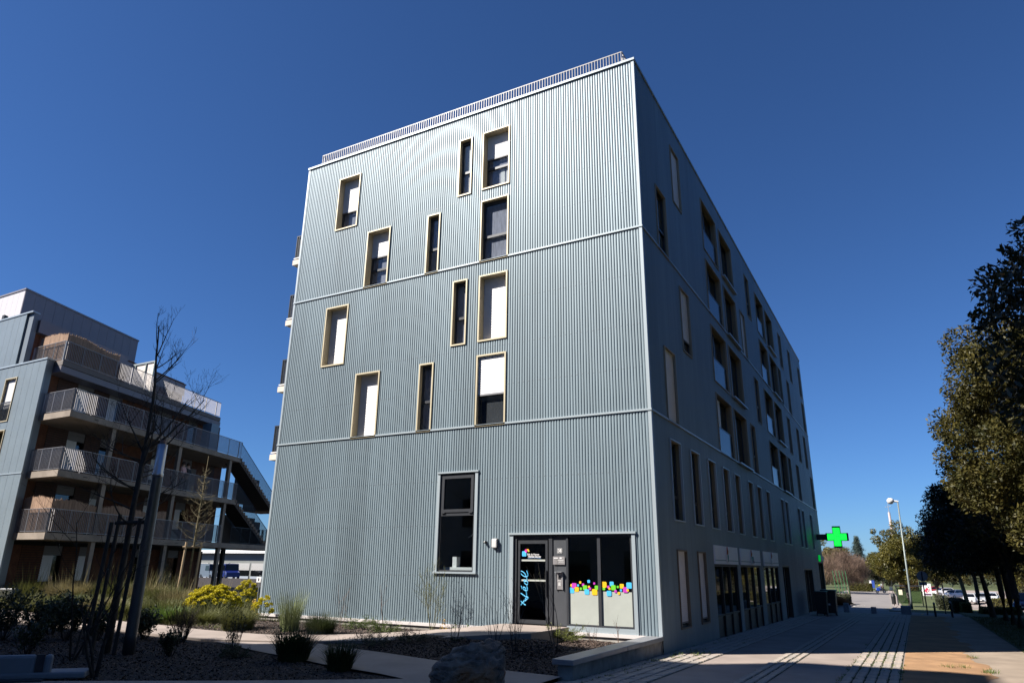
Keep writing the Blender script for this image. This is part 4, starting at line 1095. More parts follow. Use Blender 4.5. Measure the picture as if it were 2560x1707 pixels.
DKP = pm('dark_stair_panel',(0.05,0.045,0.045),.7)
B(lbox(-1.7,-1.62,16.3,20.6,3.26,5.2), 'stair_wall', DKP, lf); B(lbox(-1.7,-1.62,17.2,20.6,6.06,8.0), 'stair_wall', DKP, lf)
B(lbox(-3.1,-3.0,20.6,23.4,3.26,5.1), 'stair_wall', DKP, lf); B(lbox(-3.1,-3.0,20.6,23.4,6.06,7.1), 'stair_wall', DKP, lf)
# ------------------------------------------------------------------ garden things
def ep(x, y, dz=0.0): return (x, y, GH(x,y)+dz)
# planter wall with its metal coping
e = empty('planter_wall', (-.17,-2.8,0)); tag(e, 'low concrete planter wall with grey metal coping beside the cobbles', 'wall')
B(MB().box(-.33,-.02,-5.42,-.08,-.1,.325), 'wall', CONCD, e, bevel=.008)
COP = pm('coping_metal', (0.30,0.30,0.31), .42, .08, 3, metal=.4)
for a, b in ((-5.52,-2.62),(-2.612,-.02)): B(MB().box(-.40,.035,a,b,.326,.425), 'coping', COP, e, bevel=.012)
# boulder: a broken block with a sloping top face
from mathutils import noise
bm = bmesh.new()
HP = [(-.62,-.30,-.15),(-.62,.30,-.15),(.62,-.35,-.15),(.62,.32,-.15),(0,-.58,-.15),(0,.5,-.15),(-.62,-.25,.24),(-.50,-.42,.34),(-.46,-.12,.50),(-.34,.30,.48),(.60,-.34,.44),(.60,.25,.56),(.30,-.55,.30),
      (-.27,-.22,.60),(.10,-.20,.70),(.36,-.08,.76),(.52,.02,.68),(.30,.30,.70),(-.1,.30,.60),(-.2,-.5,.28)]
for p in HP: bm.verts.new(p)
bmesh.ops.convex_hull(bm, input=bm.verts)
bmesh.ops.delete(bm, geom=[v for v in bm.verts if not v.link_faces], context='VERTS')
bmesh.ops.triangulate(bm, faces=bm.faces)
for _ in range(4): bmesh.ops.subdivide_edges(bm, edges=[e_ for e_ in bm.edges if e_.calc_length() > .045], cuts=1, use_grid_fill=True)
bmesh.ops.triangulate(bm, faces=bm.faces)
bm.normal_update()
off_ = []
for v in bm.verts:
    p = v.co
    lay = Vector((p.x*2.2+p.z*2.6, p.y*2.2, p.z*7-p.x*3.2))
    d_ = .045*noise.fractal(p*2.4,1.0,2.0,5)-.05*max(0,.22-abs(noise.noise(lay*1.1)))/.22+.02*noise.fractal(p*9,1.0,2.0,4)
    off_.append(v.normal*d_)
for v, o_ in zip(bm.verts, off_): v.co += o_
me = bpy.data.meshes.new('boulder'); bm.to_mesh(me); bm.free()
me.transform(Matrix.Rotation(_yaw,4,'Z'))
ROCK = pm('brown_grey_rock', (0.12,0.092,0.075), .9, col2=(0.32,0.235,0.175), scale=3.2, bump=1.0, bscale=16, detail=9)
_nt = ROCK.node_tree; _p = _nt.nodes['Principled BSDF']; _src = _p.inputs['Base Color'].links[0].from_socket       # rusty patches
_tc = _nt.nodes.new('ShaderNodeTexCoord'); _n2 = _nt.nodes.new('ShaderNodeTexNoise'); _n2.inputs['Scale'].default_value = 1.5; _n2.inputs['Detail'].default_value = 3
_rp = _nt.nodes.new('ShaderNodeMapRange'); _rp.inputs[1].default_value = .52; _rp.inputs[2].default_value = .66
_mx = _nt.nodes.new('ShaderNodeMix'); _mx.data_type = 'RGBA'; _mx.inputs[7].default_value = (0.28,0.125,0.05,1)
_nt.links.new(_tc.outputs['Object'], _n2.inputs['Vector']); _nt.links.new(_n2.outputs['Fac'], _rp.inputs[0]); _nt.links.new(_rp.outputs[0], _mx.inputs[0]); _nt.links.new(_src, _mx.inputs[6]); _nt.links.new(_mx.outputs[2], _p.inputs['Base Color'])
me.materials.append(ROCK)
o = bpy.data.objects.new('boulder', me); COL.objects.link(o); o.location = (-1.02,-7.42,.13); WLOC[o.name] = o.location.copy()
tag(o, 'large brown grey boulder in the shaded foreground by the lower path', 'boulder')
# bench at the lower left
e = empty('garden_bench', (-7.75,-10.95,.13)); tag(e, 'white curved concrete seat in the dark lower left corner', 'bench')
mt = Matrix.Translation((-7.45,-10.72,.0)) @ Matrix.Rotation(math.atan2(.73,.68),4,'Z')
def lbx(x0,x1,y0,y1,z0,z1): return MB().add([tuple(mt @ Vector(p)) for p in ((x0,y0,z0),(x1,y0,z0),(x1,y1,z0),(x0,y1,z0),(x0,y0,z1),(x1,y0,z1),(x1,y1,z1),(x0,y1,z1))], [(0,3,2,1),(4,5,6,7),(0,1,5,4),(1,2,6,5),(2,3,7,6),(3,0,4,7)])
BEN = pm('white_cast_seat', (0.27,0.27,0.285), .6, .05, 4)
B(lbx(-1.6,-.17,.0,.12,.14,.52), 'backrest', BEN, e, bevel=.05)
B(lbx(-.05,.08,.0,.12,.14,.52), 'backrest', BEN, e, bevel=.05)
B(lbx(-.17,-.05,.03,.09,.14,.52), 'bracket', ANTH, e)
B(lbx(-1.6,.62,-.02,.5,.13,.24), 'seat', BEN, e, bevel=.03)
B(lbx(-1.6,.05,-.30,-.03,.0,.16), 'foot', ANTH, e)
# white pot at far left
e = empty('planter_pot', (-28.75,-.95,.26)); tag(e, 'white planter pot at the left edge by the upper path', 'planter')
B(MB().lathe([(.34,0),(.46,.55),(.50,.60),(.44,.60),(.40,.5)], (-28.9,-1.0,.26), 20), 'pot', WHITE, e, smooth=True)
B(MB().lathe([(.40,0.0),(.40,.02)], (-28.9,-1.0,.74), 20), 'earth', SOIL, e)
# steel lamp column near the staked tree: coloured dark where shaded, bright where sunlit
lx, ly = -9.62, -7.77
e = empty('lamp_column', (lx,ly,.1)); tag(e, 'steel lamp column, dark in shade below its sunlit head, beside the bare tree', 'lamp post')
B(MB().lathe([(.125,0),(.125,.4),(.117,3.83),(.12,3.85)], (lx,ly,.1), 20), 'column', pm('shaded_column_steel',(0.10,0.105,0.12),.3,.05,3,metal=.6), e, smooth=True)
B(MB().lathe([(.125,0),(.125,.07),(.11,.09),(.11,.76)], (lx,ly,3.96), 20), 'head', pm('sunlit_head_steel',(0.55,0.55,0.58),.28,.05,3,metal=.8), e, smooth=True)
B(MB().lathe([(.07,0),(.07,.1)], (lx,ly,4.722), 12), 'core', pm('lamp_core',(0.25,0.16,0.15),.5), e)

# ---- branch generator
def branch(mb, p, d, L, r, lev, rg_, kids=4, upb=.25, n=5, tips=None, wob=.18, ratio=.62, spread=.9):
    pts, rad = [Vector(p)], [r]; d = Vector(d).normalized(); q = Vector(p)
    for i in range(n):
        d = (d+Vector((rg_.uniform(-1,1),rg_.uniform(-1,1),rg_.uniform(-1,1)))*wob+Vector((0,0,upb*.2))).normalized()
        q = q+d*L/n; pts.append(q.copy()); rad.append(max(r*(1-(i+1)/n*.72), .0022))
    mb.tube(pts, rad, 6 if r > .02 else (4 if r > .006 else 3), cap=False)
    if lev <= 0:
        if tips is not None: tips += pts[1:]
        return
    for k in range(kids):
        i = rg_.uniform(.3,1.0)*n; a = int(min(n-1,i)); f = i-a
        b = pts[a].lerp(pts[a+1], f)
        ax = Vector((rg_.uniform(-1,1),rg_.uniform(-1,1),rg_.uniform(-.3,.8))).normalized()
        nd = (d*.6+ax*spread).normalized()
        branch(mb, b, nd, L*ratio*rg_.uniform(.65,1.1), rad[a]*.62, lev-1, rg_, kids, upb, max(3,n-1), tips, wob, ratio, spread)
def leafmesh(P, size, r, jitter=.02, elong=2.2, up=0.0):
    """P (n,3) points -> diamond leaves"""
    P = np.asarray(P, float); n = len(P)
    P = P+r.normal(0, jitter, (n,3))
    d = r.normal(0,1,(n,3)); d[:,2] += up; d /= np.linalg.norm(d,axis=1)[:,None]
    e = r.normal(0,1,(n,3)); e -= (e*d).sum(1)[:,None]*d; e /= np.linalg.norm(e,axis=1)[:,None]
    L = (size*r.uniform(.6,1.3,n))[:,None]; Wd = L/elong
    nrm = np.cross(d,e)
    V = np.concatenate([P-d*L*.5, P+e*Wd*.5+nrm*L*.06, P+d*L*.5, P-e*Wd*.5+nrm*L*.06])
    i = np.arange(n)
    return V, np.stack([i,i+n,i+2*n,i+3*n],1)

# staked bare tree in front of the left building
tb = (-10.2,-7.9,.1)
e = empty('bare_tree', tb); tag(e, 'bare dark tree with three stakes rising before the balconies', 'tree')
rr = random.Random(21)
mb = MB()
mb.tube([(tb[0],tb[1],tb[2]-.05),(tb[0]+.02,tb[1]+.02,1.5),(tb[0]+.03,tb[1]+.02,3.3),(tb[0]+.04,tb[1]+.05,4.6)], [.085,.07,.062,.054], 10)
B(mb, 'trunk', BARK, e, smooth=True)
mb = MB(); top = Vector((tb[0]+.04,tb[1]+.05,4.55))
branch(mb, top, (.01,.01,1), 3.2, .05, 3, rr, 6, .5, 8, None, .06, .42, .8)
for d_, L_, r_ in (((.45,.55,.75),1.7,.04),((.25,.65,.7),1.8,.042),((-.4,-.5,.75),1.5,.03),((.6,.3,.6),1.7,.03),((-.35,.3,.8),1.5,.026),((.3,-.2,.9),1.9,.03)):
    branch(mb, top+Vector((0,0,rr.uniform(-.4,.1))), d_, L_, r_*.8, 3, rr, 4, .5, 6, None, .16, .55, .8)
for z_ in (2.6,3.1,3.5,3.9,4.2,4.4):
    for k in range(2): branch(mb, (tb[0],tb[1],z_+rr.uniform(0,.3)), (rr.uniform(-1,1),rr.uniform(-1,1),rr.uniform(.0,.4)), 1.3, .022, 2, rr, 4, .5, 5, None, .2, .55, .8)
B(mb, 'branches', BARK, e, fix=False)
st_dk = pm('dark_weathered_stake',(0.06,0.05,0.042),.9,.2,8,stretch=(4,4,.5))
B(MB().tube([(-10.5,-8.05,.0),(-10.46,-7.98,3.1)],[.042,.042],8), 'stake', st_dk, e)
B(MB().tube([(-9.85,-7.95,.0),(-9.8,-7.9,3.0)],[.042,.042],8), 'stake', st_dk, e)
B(MB().tube([(-10.3,-8.35,.0),(-10.25,-8.28,2.9)],[.042,.042],8), 'stake', st_dk, e)
B(MB().tube([(-10.54,-8.0,2.90),(-9.72,-7.84,2.92)],[.045,.045],8), 'crossbar', st_dk, e)

# young pale tree with wooden stakes, deeper in the court
yb = ep(-23.28,3.88)
k_ = .806
e = empty('young_tree', yb); tag(e, 'slim young bare tree between pine stakes in the sunny court', 'tree')
YT = pm('greenish_bark',(0.17,0.14,0.075),.9,.3,12)
rr = random.Random(8)
mb = MB(); mb.tube([(yb[0],yb[1],yb[2]-.05),(yb[0]+.03,yb[1]+.03,2.6),(yb[0]+.05,yb[1]+.05,4.4),(yb[0]+.06,yb[1]+.1,6.9)], [.05,.042,.03,.008], 8)
B(mb, 'trunk', YT, e, smooth=True)
mb = MB()
for i in range(46):
    z_ = 2.75+i*.075; a = i*2.4
    L_ = max(.15,(1.15 if z_ > 3 else .7)*(1-(z_-2.7)/4.4)); branch(mb, (yb[0]+.04,yb[1]+.04,z_), (math.cos(a),math.sin(a),.35), L_, .013, 2, rr, 4, .7, 4, None, .25, .5, .9)
B(mb, 'branches', YT, e, fix=False)
s0, s1 = (-23.45,3.65), (-23.06,4.16)
for s_ in (s0,s1): B(MB().tube([(s_[0]-.06,s_[1]-.06,0.1),(s_[0],s_[1],2.93)],.05,10), 'stake', WOOD, e, smooth=False)
B(MB().tube([(s0[0]-.1,s0[1]-.1,2.70),(s1[0]+.05,s1[1]+.05,2.73)],.05,10), 'crossbar', WOOD, e)

# ---- tussocks, shrubs, spurge
RN = np.random.default_rng(77)
def tussock(name, x, y, h, rad, n, mat, label, cat_='grass plant', wid=.016, lean=.75, group=None, droop=.45):
    V, F = blades(n, 0, 0, -.02, rad, h, wid, lean, RN, droop, 3)
    o = npmesh(name, V, F, mat, None, ep(x,y)); tag(o, label, cat_, group); return o
GD = pm('dark_sedge', (0.035,0.05,0.014), .55, .35, 4, trans=.2)
GO = pm('olive_grass', (0.115,0.12,0.035), .7, .35, 3, trans=.3)
GS = pm('straw_grass', (0.25,0.21,0.10), .8, .3, 3, trans=.3)
GG = pm('fresh_grass_blade', (0.10,0.16,0.03), .6, .3, 3, trans=.35)
GR = pm('broom_stem', (0.19,0.22,0.09), .8, .25, 3, trans=.2)
tussock('sedge_clump', -8.9,-2.62,.72,.34,1500,GD,'dense green sedge clump growing against the corrugated wall foot')
tussock('sedge_clump', -12.03,-2.75,.75,.40,1500,GO,'brownish green sedge clump between the yellow spurge bushes and path')
tussock('sedge_clump', -5.95,-6.5,.78,.30,800,GD,'large dark iris clump in the shaded bed, left of two',wid=.028,lean=.62)
tussock('sedge_clump', -4.27,-6.95,.62,.22,520,GD,'smaller dark iris clump nearest the lower path',wid=.026,lean=.62)
tussock('broom_shrub', -10.35,-2.35,1.15,.26,700,GR,'wispy pale green broom in front of the metal wall','shrub',wid=.011,lean=.42,droop=.1)
for i, (x,y,h,m,lb) in enumerate([(-15.9,-2.35,.75,GG,'bright green grass clump right of the steel lamp column'),(-17.2,-1.6,.95,GO,'olive grass clump just behind the lamp column foot'),
    (-18.7,-2.3,.85,GO,'tawny grass clump between the tree stakes along the path'),(-19.9,-2.1,.9,GS,'straw coloured grass clump behind the leftmost stake'),(-21.6,-1.8,.95,GO,'broad olive grass clump left of the stakes by the path'),
    (-23.4,-1.2,.8,GG,'low green grass clump at the bend of the upper path'),(-14.6,-2.0,.6,GO,'short olive grass clump left of the big yellow spurge')]):
    tussock('ornamental_grass', x, y, h*.8, .62, 1700, m, lb, group='grasses along the garden path', wid=.03, lean=.85)
for i, (x,y,h,m,lb) in enumerate([(-30.2,.9,1.25,GO,'tall shaggy grass at the foot of the pale blue gable'),(-28.6,1.6,1.2,GS,'pale seeding grass before the first brick bay'),(-27.2,1.2,1.25,GS,'upright straw grass below the reed screened balcony'),
    (-25.6,1.9,1.3,GO,'tall grass in front of the first concrete column'),(-24.0,2.4,1.15,GS,'dry grass behind the dark stakes below the balconies'),(-22.4,2.0,1.1,GO,'mixed grass right of the lamp column against dark bricks'),
    (-20.8,1.8,1.0,GS,'pale grass patch left of the pine stakes'),(-19.4,2.4,.9,GS,'feathery grass left of the yellow spurge'),(-26.2,4.2,1.2,GO,'brown green grass below the pine stakes')]):
    V1, F1 = blades(1500, 0, 0, -.02, .75, h*.85, .034, .65, RN, .35, 3)
    V2, F2 = blades(70, 0, 0, -.02, .7, h*1.35, .03, .3, RN, .1, 3)
    o = npmesh('meadow_grass', *cat([(V1,F1),(V2,F2)]), m, None, ep(x,y)); tag(o, lb, 'grass plant', 'tall grasses before the balconies')
# low ground cover filling the beds behind the path
parts = []
for i in range(520):
    x = RN.uniform(-34,-15.0); y = RN.uniform(-2.6,4.5)
    if y < -2.7: continue
    parts.append(blades(60, x, y, GH(x,y), .36, RN.uniform(.3,.75), .034, .8, RN, .4, 2))
for i in range(40):
    x = RN.uniform(-15.5,-12.5); y = RN.uniform(-3.1,-.4); parts.append(blades(24, x, y, GH(x,y), .2, .18, .016, .9, RN, .4, 2))
o = npmesh('ground_cover', *cat(parts), GO); tag(o, 'low green ground cover filling the sunny beds', 'ground cover', kind='stuff')

def spurge(x, y, rx, h, n, label, seed, hscale=1.0):
    r = np.random.default_rng(seed); base = ep(x,y)
    e = empty('spurge_bush', base); tag(e, label, 'flowering shrub', 'yellow spurge bushes')
    mb = MB(); P = []; heads = []
    for i in range(n):
        a = r.uniform(0,6.283); q = math.sqrt(r.uniform(0,1)); px_, py_ = rx*q*math.cos(a), rx*q*math.sin(a)
        top = h*math.sqrt(max(.06,1-q*q*.85))*r.uniform(.85,1.08)
        heads.append((px_,py_,top)); mb.tube([(base[0]+px_*.25,base[1]+py_*.25,base[2]),(base[0]+px_*.8,base[1]+py_*.8,base[2]+top*.6),(base[0]+px_,base[1]+py_,base[2]+top)], [.006,.005,.004], 3, cap=False)
        for t in np.linspace(.25,.92,16): P.append((px_*(.25+.75*t)+r.normal(0,.03), py_*(.25+.75*t)+r.normal(0,.03), top*t))
    B(mb, 'stems', pm('spurge_stem',(0.10,0.12,0.04),.8), e, fix=False)
    V, F = leafmesh(P, .065, r, .02, 3.5)
    npmesh('leaves', V+np.array(base), F, pm('spurge_leaf',(0.055,0.085,0.025),.7,.3,4,trans=.2), e)
    Q = []
    for hx,hy,hz in heads:
        m = 60; d = r.normal(0,1,(m,3)); d /= np.linalg.norm(d,axis=1)[:,None]; d[:,2] = np.abs(d[:,2])*.8
        Q.append(np.array([hx,hy,hz-.05])+d*np.array([.085,.085,.10])*r.uniform(.55,1,(m,1)))
    V, F = leafmesh(np.concatenate(Q), .048, r, .006, 1.3, .4)
    npmesh('flowers', V+np.array(base), F, pm('spurge_flower',(0.50,0.44,0.012),.7,col2=(0.60,0.50,0.015),scale=9,trans=.3), e)
spurge(-16.45,-.15,1.0,1.02,230,'largest yellow flowering spurge, left of the metal wall',1)
spurge(-17.7,2.4,.55,1.12,55,'loose yellow spurge behind and right of the largest one',2)
spurge(-13.45,-.62,.36,.78,20,'small yellow spurge at the foot of the metal wall corner',3)

def twig_shrub(name, x, y, h, n, spread, label, seed, leaf=None, lsize=.03, lev=1, mat=BARK, base=None, stem=.009, kids=3, cat_='shrub', lden=1.0, upb=.6):
    rr = random.Random(seed); b = base or ep(x,y); e = empty(name, b); tag(e, label, cat_)
    mb = MB(); tips = []
    for i in range(n):
        a = rr.uniform(0,6.283); sp = spread*rr.uniform(.3,1)
        branch(mb, (b[0]+.04*math.cos(a),b[1]+.04*math.sin(a),b[2]-.02), (sp*math.cos(a),sp*math.sin(a),1), h*rr.uniform(.65,1.0), stem, lev, rr, kids, upb, 7, tips, .12, .45, .7)
    B(mb, 'stems', mat, e, fix=False)
    if leaf:
        r = np.random.default_rng(seed); P = np.array([tuple(t) for t in tips])
        k = max(1,int(len(P)*lden)); P = P[r.integers(0,len(P),k)]
        V, F = leafmesh(P, lsize, r, lsize*.5, 2)
        npmesh('leaves', V, F, leaf, e)
    return e
LF1 = pm('young_leaf', (0.12,0.15,0.03), .6, .3, 6, trans=.3)
LFD = pm('dark_leaf', (0.03,0.045,0.015), .5, .35, 6, trans=.15)
BUD = pm('brown_bud', (0.09,0.06,0.04), .8, .3, 6)
TWG = pm('red_brown_twig', (0.14,0.085,0.06), .85, .3, 8)
TWY = pm('olive_twig', (0.15,0.14,0.06), .85, .3, 8)
twig_shrub('willow_shrub',-6.54,-.62,1.75,7,.42,'leafing willow shrub right before the metal wall, left of the tall window',5,LF1,.028,2,TWY,kids=5,lden=.9)
twig_shrub('twiggy_shrub',-2.33,-3.45,1.5,8,.55,'budding bare shrub in the bark bed before the door',6,BUD,.02,1,BARK,kids=4,lden=.8)
twig_shrub('twiggy_shrub',-1.7,-2.65,1.75,3,.25,'thin bare sapling before the grey intercom post',7,LF1,.035,1,BARK,kids=4,lden=.25,stem=.012)
twig_shrub('twiggy_shrub',-4.1,-3.2,1.15,5,.4,'low budding shrub left of the boulder top, before the ramp',8,BUD,.018,1,BARK,kids=4,lden=.8)
twig_shrub('twiggy_shrub',-3.1,-3.0,1.4,5,.5,'budding shrub with arching stems between ramp and door',9,BUD,.02,1,BARK,kids=4,lden=.8)
twig_shrub('twiggy_shrub',-8.3,-.55,1.5,3,.35,'three red bare stems before the metal wall',10,None,.02,1,TWG,kids=2)
twig_shrub('twiggy_shrub',-9.8,-.8,1.3,4,.35,'thin reddish stems rising behind the sedge clump',11,None,.02,1,TWG,kids=3)
twig_shrub('twiggy_shrub',-1.35,-1.15,.55,4,.7,'small bare shrub under the frosted panes',12,LF1,.025,1,TWG,kids=3,lden=.2)
twig_shrub('twiggy_shrub',-.92,-.75,.62,3,.5,'small red brown shrub beside the coping end',13,None,.02,1,TWG,kids=3)
def evergreen(x, y, h, rad, label, seed, mat=LFD, n=14, lsize=.035):
    rr = random.Random(seed); b = ep(x,y); e = empty('low_conifer', b); tag(e, label, 'shrub', 'low evergreen shrubs in the bark bed'); mb = MB(); tips = []
    for i in range(n):
        a = 6.283*i/n+rr.uniform(-.2,.2)
        branch(mb, (b[0],b[1],b[2]), (math.cos(a),math.sin(a),rr.uniform(.25,1.0)), rad*rr.uniform(.7,1.1), .008, 1, rr, 5, -.2, 6, tips, .12, .5, .6)
    B(mb, 'stems', BARK, e, fix=False)
    r = np.random.default_rng(seed); P = np.array([tuple(t) for t in tips]); P = np.repeat(P, 7, 0)
    V, F = leafmesh(P, lsize, r, .022, 3); npmesh('leaves', V, F, mat, e)
JUN = pm('bright_juniper', (0.13,0.15,0.02), .6, .3, 5, trans=.2)
evergreen(-6.1,-3.75,.35,.55,'spreading evergreen at the left point of the bark bed',31)
evergreen(-5.24,-3.2,.3,.5,'dark spreading evergreen between path and boulder',32,n=16)
evergreen(-4.25,-2.95,.25,.28,'small round evergreen just left above the boulder',33)
evergreen(-2.35,-.75,.35,.52,'bright yellow green juniper under the door post',34,JUN,18)
evergreen(-7.7,-1.35,.35,.5,'green creeping juniper left of the willow shrub',35,pm('green_juniper',(0.09,0.13,0.02),.6,.3,5,trans=.2),18)
evergreen(-9.0,-.95,.3,.45,'mossy green creeping plant by the wall flashing',36,pm('green_juniper',(0.09,0.13,0.02),.6,.3,5,trans=.2),16)
evergreen(-7.34,-6.85,.35,.35,'dark small evergreen in the shaded bed left of the iris clumps',37,LFD,14)
for x,y,lb in ((-6.0,-.35,'fresh green sprout by the ramp bend'),(-5.55,-.42,'second green sprout nearest the ramp')):
    V,F = leafmesh(np.random.default_rng(4).normal(0,.06,(60,3))*np.array([1,1,.8])+np.array([0,0,.1]), .07, np.random.default_rng(4), .02, 2.2, 1.0)
    o = npmesh('green_sprout', V, F, pm('green_juniper',(0.09,0.13,0.02),.6,.3,5,trans=.2), None, ep(x,y)); tag(o, lb, 'plant')
V,F = leafmesh(np.random.default_rng(9).normal(0,.05,(30,3))*np.array([1,1,1.6])+np.array([0,0,.2]), .07, np.random.default_rng(9), .02, 1.6, .6)
o = npmesh('yellow_plant', V, F, pm('ochre_leaf',(0.55,0.33,0.06),.7,.2,5,trans=.3), None, ep(-6.35,-.3)); tag(o, 'small ochre leaved plant by the wall flashing', 'plant')
V,F = leafmesh(np.random.default_rng(10).normal(0,.14,(80,3))*np.array([1,1,1.2])+np.array([0,0,.35]), .12, np.random.default_rng(9), .02, 1.5, .6)
o = npmesh('yellow_plant', V, F, pm('ochre_leaf',(0.55,0.33,0.06),.7,.2,5,trans=.3), None, ep(-15.2,.9)); tag(o, 'pale yellow leaved plant at the building corner behind the spurge', 'plant')
# dark tangle in the lower left foreground
DK = pm('dark_twig', (0.03,0.024,0.02), .9, .3, 8)
twig_shrub('thorny_shrub',-9.6,-9.0,3.3,4,.75,'dark thorny arching branches at the lower left',41,LFD,.05,2,DK,kids=4,lden=.05,stem=.024,upb=.1)
twig_shrub('thorny_shrub',-7.15,-10.0,1.75,4,.6,'dark forked branches rising beside the white seat',42,LFD,.04,2,DK,kids=3,lden=.06,stem=.03,upb=.2)
for k_, (x_,y_,h_,lb) in enumerate(((-14.9,-7.7,1.15,'dark leafy shrub at the left edge against the pale path'),(-14.2,-7.2,.95,'second dark leafy shrub from the left against the path'),(-13.6,-6.85,1.0,'dark leafy shrub left of the tree stakes'),
    (-13.0,-6.4,.8,'low dark leafy shrub behind the tree stakes'),(-12.1,-5.7,.75,'dark leafy shrub just right of the lamp column foot'),(-16.3,-5.6,.9,'dark leafy shrub farther back at the left edge'),(-15.3,-6.3,.8,'dark leafy shrub between the left edge pair and the stakes'))):
    twig_shrub('leafy_shrub',x_,y_,h_,22,.95,lb,430+k_,LFD,.085,1,DK,kids=5,lden=2.2)
twig_shrub('twiggy_shrub',-10.9,-5.45,.95,40,.75,'dense brown twiggy shrub at the path bend',46,BUD,.02,1,DK,kids=6,lden=.6)
twig_shrub('leafy_shrub',-8.2,-6.15,.85,14,.55,'slim leafy shrub before the step in the path',47,LFD,.05,1,DK,kids=4,lden=.9)
twig_shrub('leafy_shrub',-6.9,-6.0,.6,6,.5,'small leafy stems left of the large iris clump',48,LFD,.045,1,DK,kids=3,lden=.7)
twig_shrub('leafy_shrub',-11.3,-9.0,.75,20,.9,'dark leafy bush behind the white seat',49,LFD,.07,1,DK,kids=5,lden=1.4)
twig_shrub('leafy_shrub',-8.7,-7.4,.5,22,.8,'low dark bush in the middle of the shaded bed',50,LFD,.06,1,DK,kids=5,lden=1.2)
# ------------------------------------------------------------------ street furniture
def sp(x, y, dz=0.0): return (x, y, sY(y)+dz)
# street lamp
b = sp(5.14,53.0)
e = empty('street_lamp', b); tag(e, 'tall grey street lamp with a white globe head', 'street lamp')
B(MB().tube([(b[0],b[1],b[2]-.05),(b[0]+.02,b[1],b[2]+1.2),(5.30,53,7.85)],[.10,.085,.055],10), 'pole', pm('green_grey_pole',(0.20,0.23,0.22),.5,.05,3,metal=.3), e, smooth=True)
B(MB().tube([(5.36,53,7.86),(4.92,53,7.93)],[.085,.10],10), 'arm', pm('pale_grey_cast',(0.55,0.54,0.53),.5), e)
bmx = MB(); bmx.lathe([(.0,-.30),(.16,-.26),(.27,-.12),(.30,0.0),(.26,.14),(.14,.23),(0.0,.25)], (4.74,53,7.95), 14)
B(bmx, 'globe', pm('opal_globe',(0.74,0.72,0.70),.3), e, smooth=True)
# concrete blocks across the end of the footway
BLK = pm('granite_block', (0.25,0.25,0.27), .85, .15, 6, bump=.2, bscale=30)
for k, (x0,x1,y0,y1,h,lb) in enumerate(((1.30,1.62,35.2,35.7,.56,'small grey stone block beside the dark bins'),(3.07,3.36,32.5,32.95,.42,'small pale stone block in the middle of the footway'),(4.66,5.22,34.6,35.7,.50,'wide grey stone block before the bus shelter'))):
    z = sY(y0)-.05
    o = B(MB().box(-(x1-x0)/2,(x1-x0)/2,-(y1-y0)/2,(y1-y0)/2,0,h), 'stone_block', BLK, None, ((x0+x1)/2,(y0+y1)/2,z), bevel=.02); tag(o, lb, 'stone block', 'stone blocks closing the footway')
# wheeled bins against the wall
for k, (x,y,w_,h_,lb) in enumerate(((1.05,25.6,.62,1.2,'black wheeled bin nearest the shop doors'),(1.35,26.7,.75,1.28,'larger black wheeled bin with a small white reflector'),(1.25,28.0,.62,1.15,'black wheeled bin farthest along the wall'))):
    z = sY(y); e = empty('wheeled_bin', (x,y,z)); tag(e, lb, 'bin', 'black bins against the street wall')
    mb = MB().add([(x-w_*.42,y-.36,z+.12),(x+w_*.42,y-.36,z+.12),(x+w_*.42,y+.36,z+.12),(x-w_*.42,y+.36,z+.12),(x-w_*.5,y-.42,z+h_),(x+w_*.5,y-.42,z+h_),(x+w_*.5,y+.42,z+h_),(x-w_*.5,y+.42,z+h_)],[(0,3,2,1),(4,5,6,7),(0,1,5,4),(1,2,6,5),(2,3,7,6),(3,0,4,7)])
    B(mb, 'body', BLACKP, e, bevel=.03)
    B(MB().box(x-w_*.54,x+w_*.54,y-.46,y+.46,z+h_+.002,z+h_+.07), 'lid', BLACKP, e, bevel=.02)
    for sx in (-1,1): B(MB().tube([(x+sx*w_*.40,y-.3,z+.1),(x+sx*w_*.46,y-.3,z+.1)],.1,14), 'wheel', BLACKM, e)
    if k == 1: B(MB().box(x-.05,x+.05,y-.44,y-.425,z+.55,z+.64), 'reflector', WHITE, e)
# round sign seen from the back
b = sp(6.09,33.8)
e = empty('road_sign', b); tag(e, 'back of a round road sign on a dark post', 'road sign')
B(MB().tube([b,(6.12,33.8,2.02)],.035,8), 'post', BLACKM, e)
def disc(cx,cy,cz,r,y0,y1,n=28):
    vs = [(cx+r*math.cos(6.2832*k/n),yy,cz+r*math.sin(6.2832*k/n)) for yy in (y0,y1) for k in range(n)]
    return MB().add(vs,[tuple(range(n)),tuple(range(2*n-1,n-1,-1))]+[(k,(k+1)%n,(k+1)%n+n,k+n) for k in range(n)])
SBK = pm('sign_back_grey',(0.30,0.31,0.34),.5)
B(disc(6.12,33.85,1.76,.30,33.845,33.86), 'disc', SBK, e)
B(MB().box(5.88,6.32,33.845,33.86,1.22,1.42), 'plate', SBK, e)
# bollards
for k, (x,y,h,lb) in enumerate(((6.45,30.0,.78,'dark bollard nearest the grass corner'),(7.27,30.3,.86,'dark bollard at the right of the footpath'),(7.2,39.6,1.1,'slim dark post across the side street'))):
    z = sY(y); e = empty('bollard', (x,y,z)); tag(e, lb, 'bollard', 'bollards at the end of the footpath')
    B(MB().tube([(x,y,z-.02),(x,y,z+h-.1)],.055 if k < 2 else .035,10), 'post', BLACKM, e)
    B(MB().lathe([(.06,0),(.06,.06),(.03,.10),(0,.11)], (x,y,z+h-.1), 10), 'cap', SBK, e)
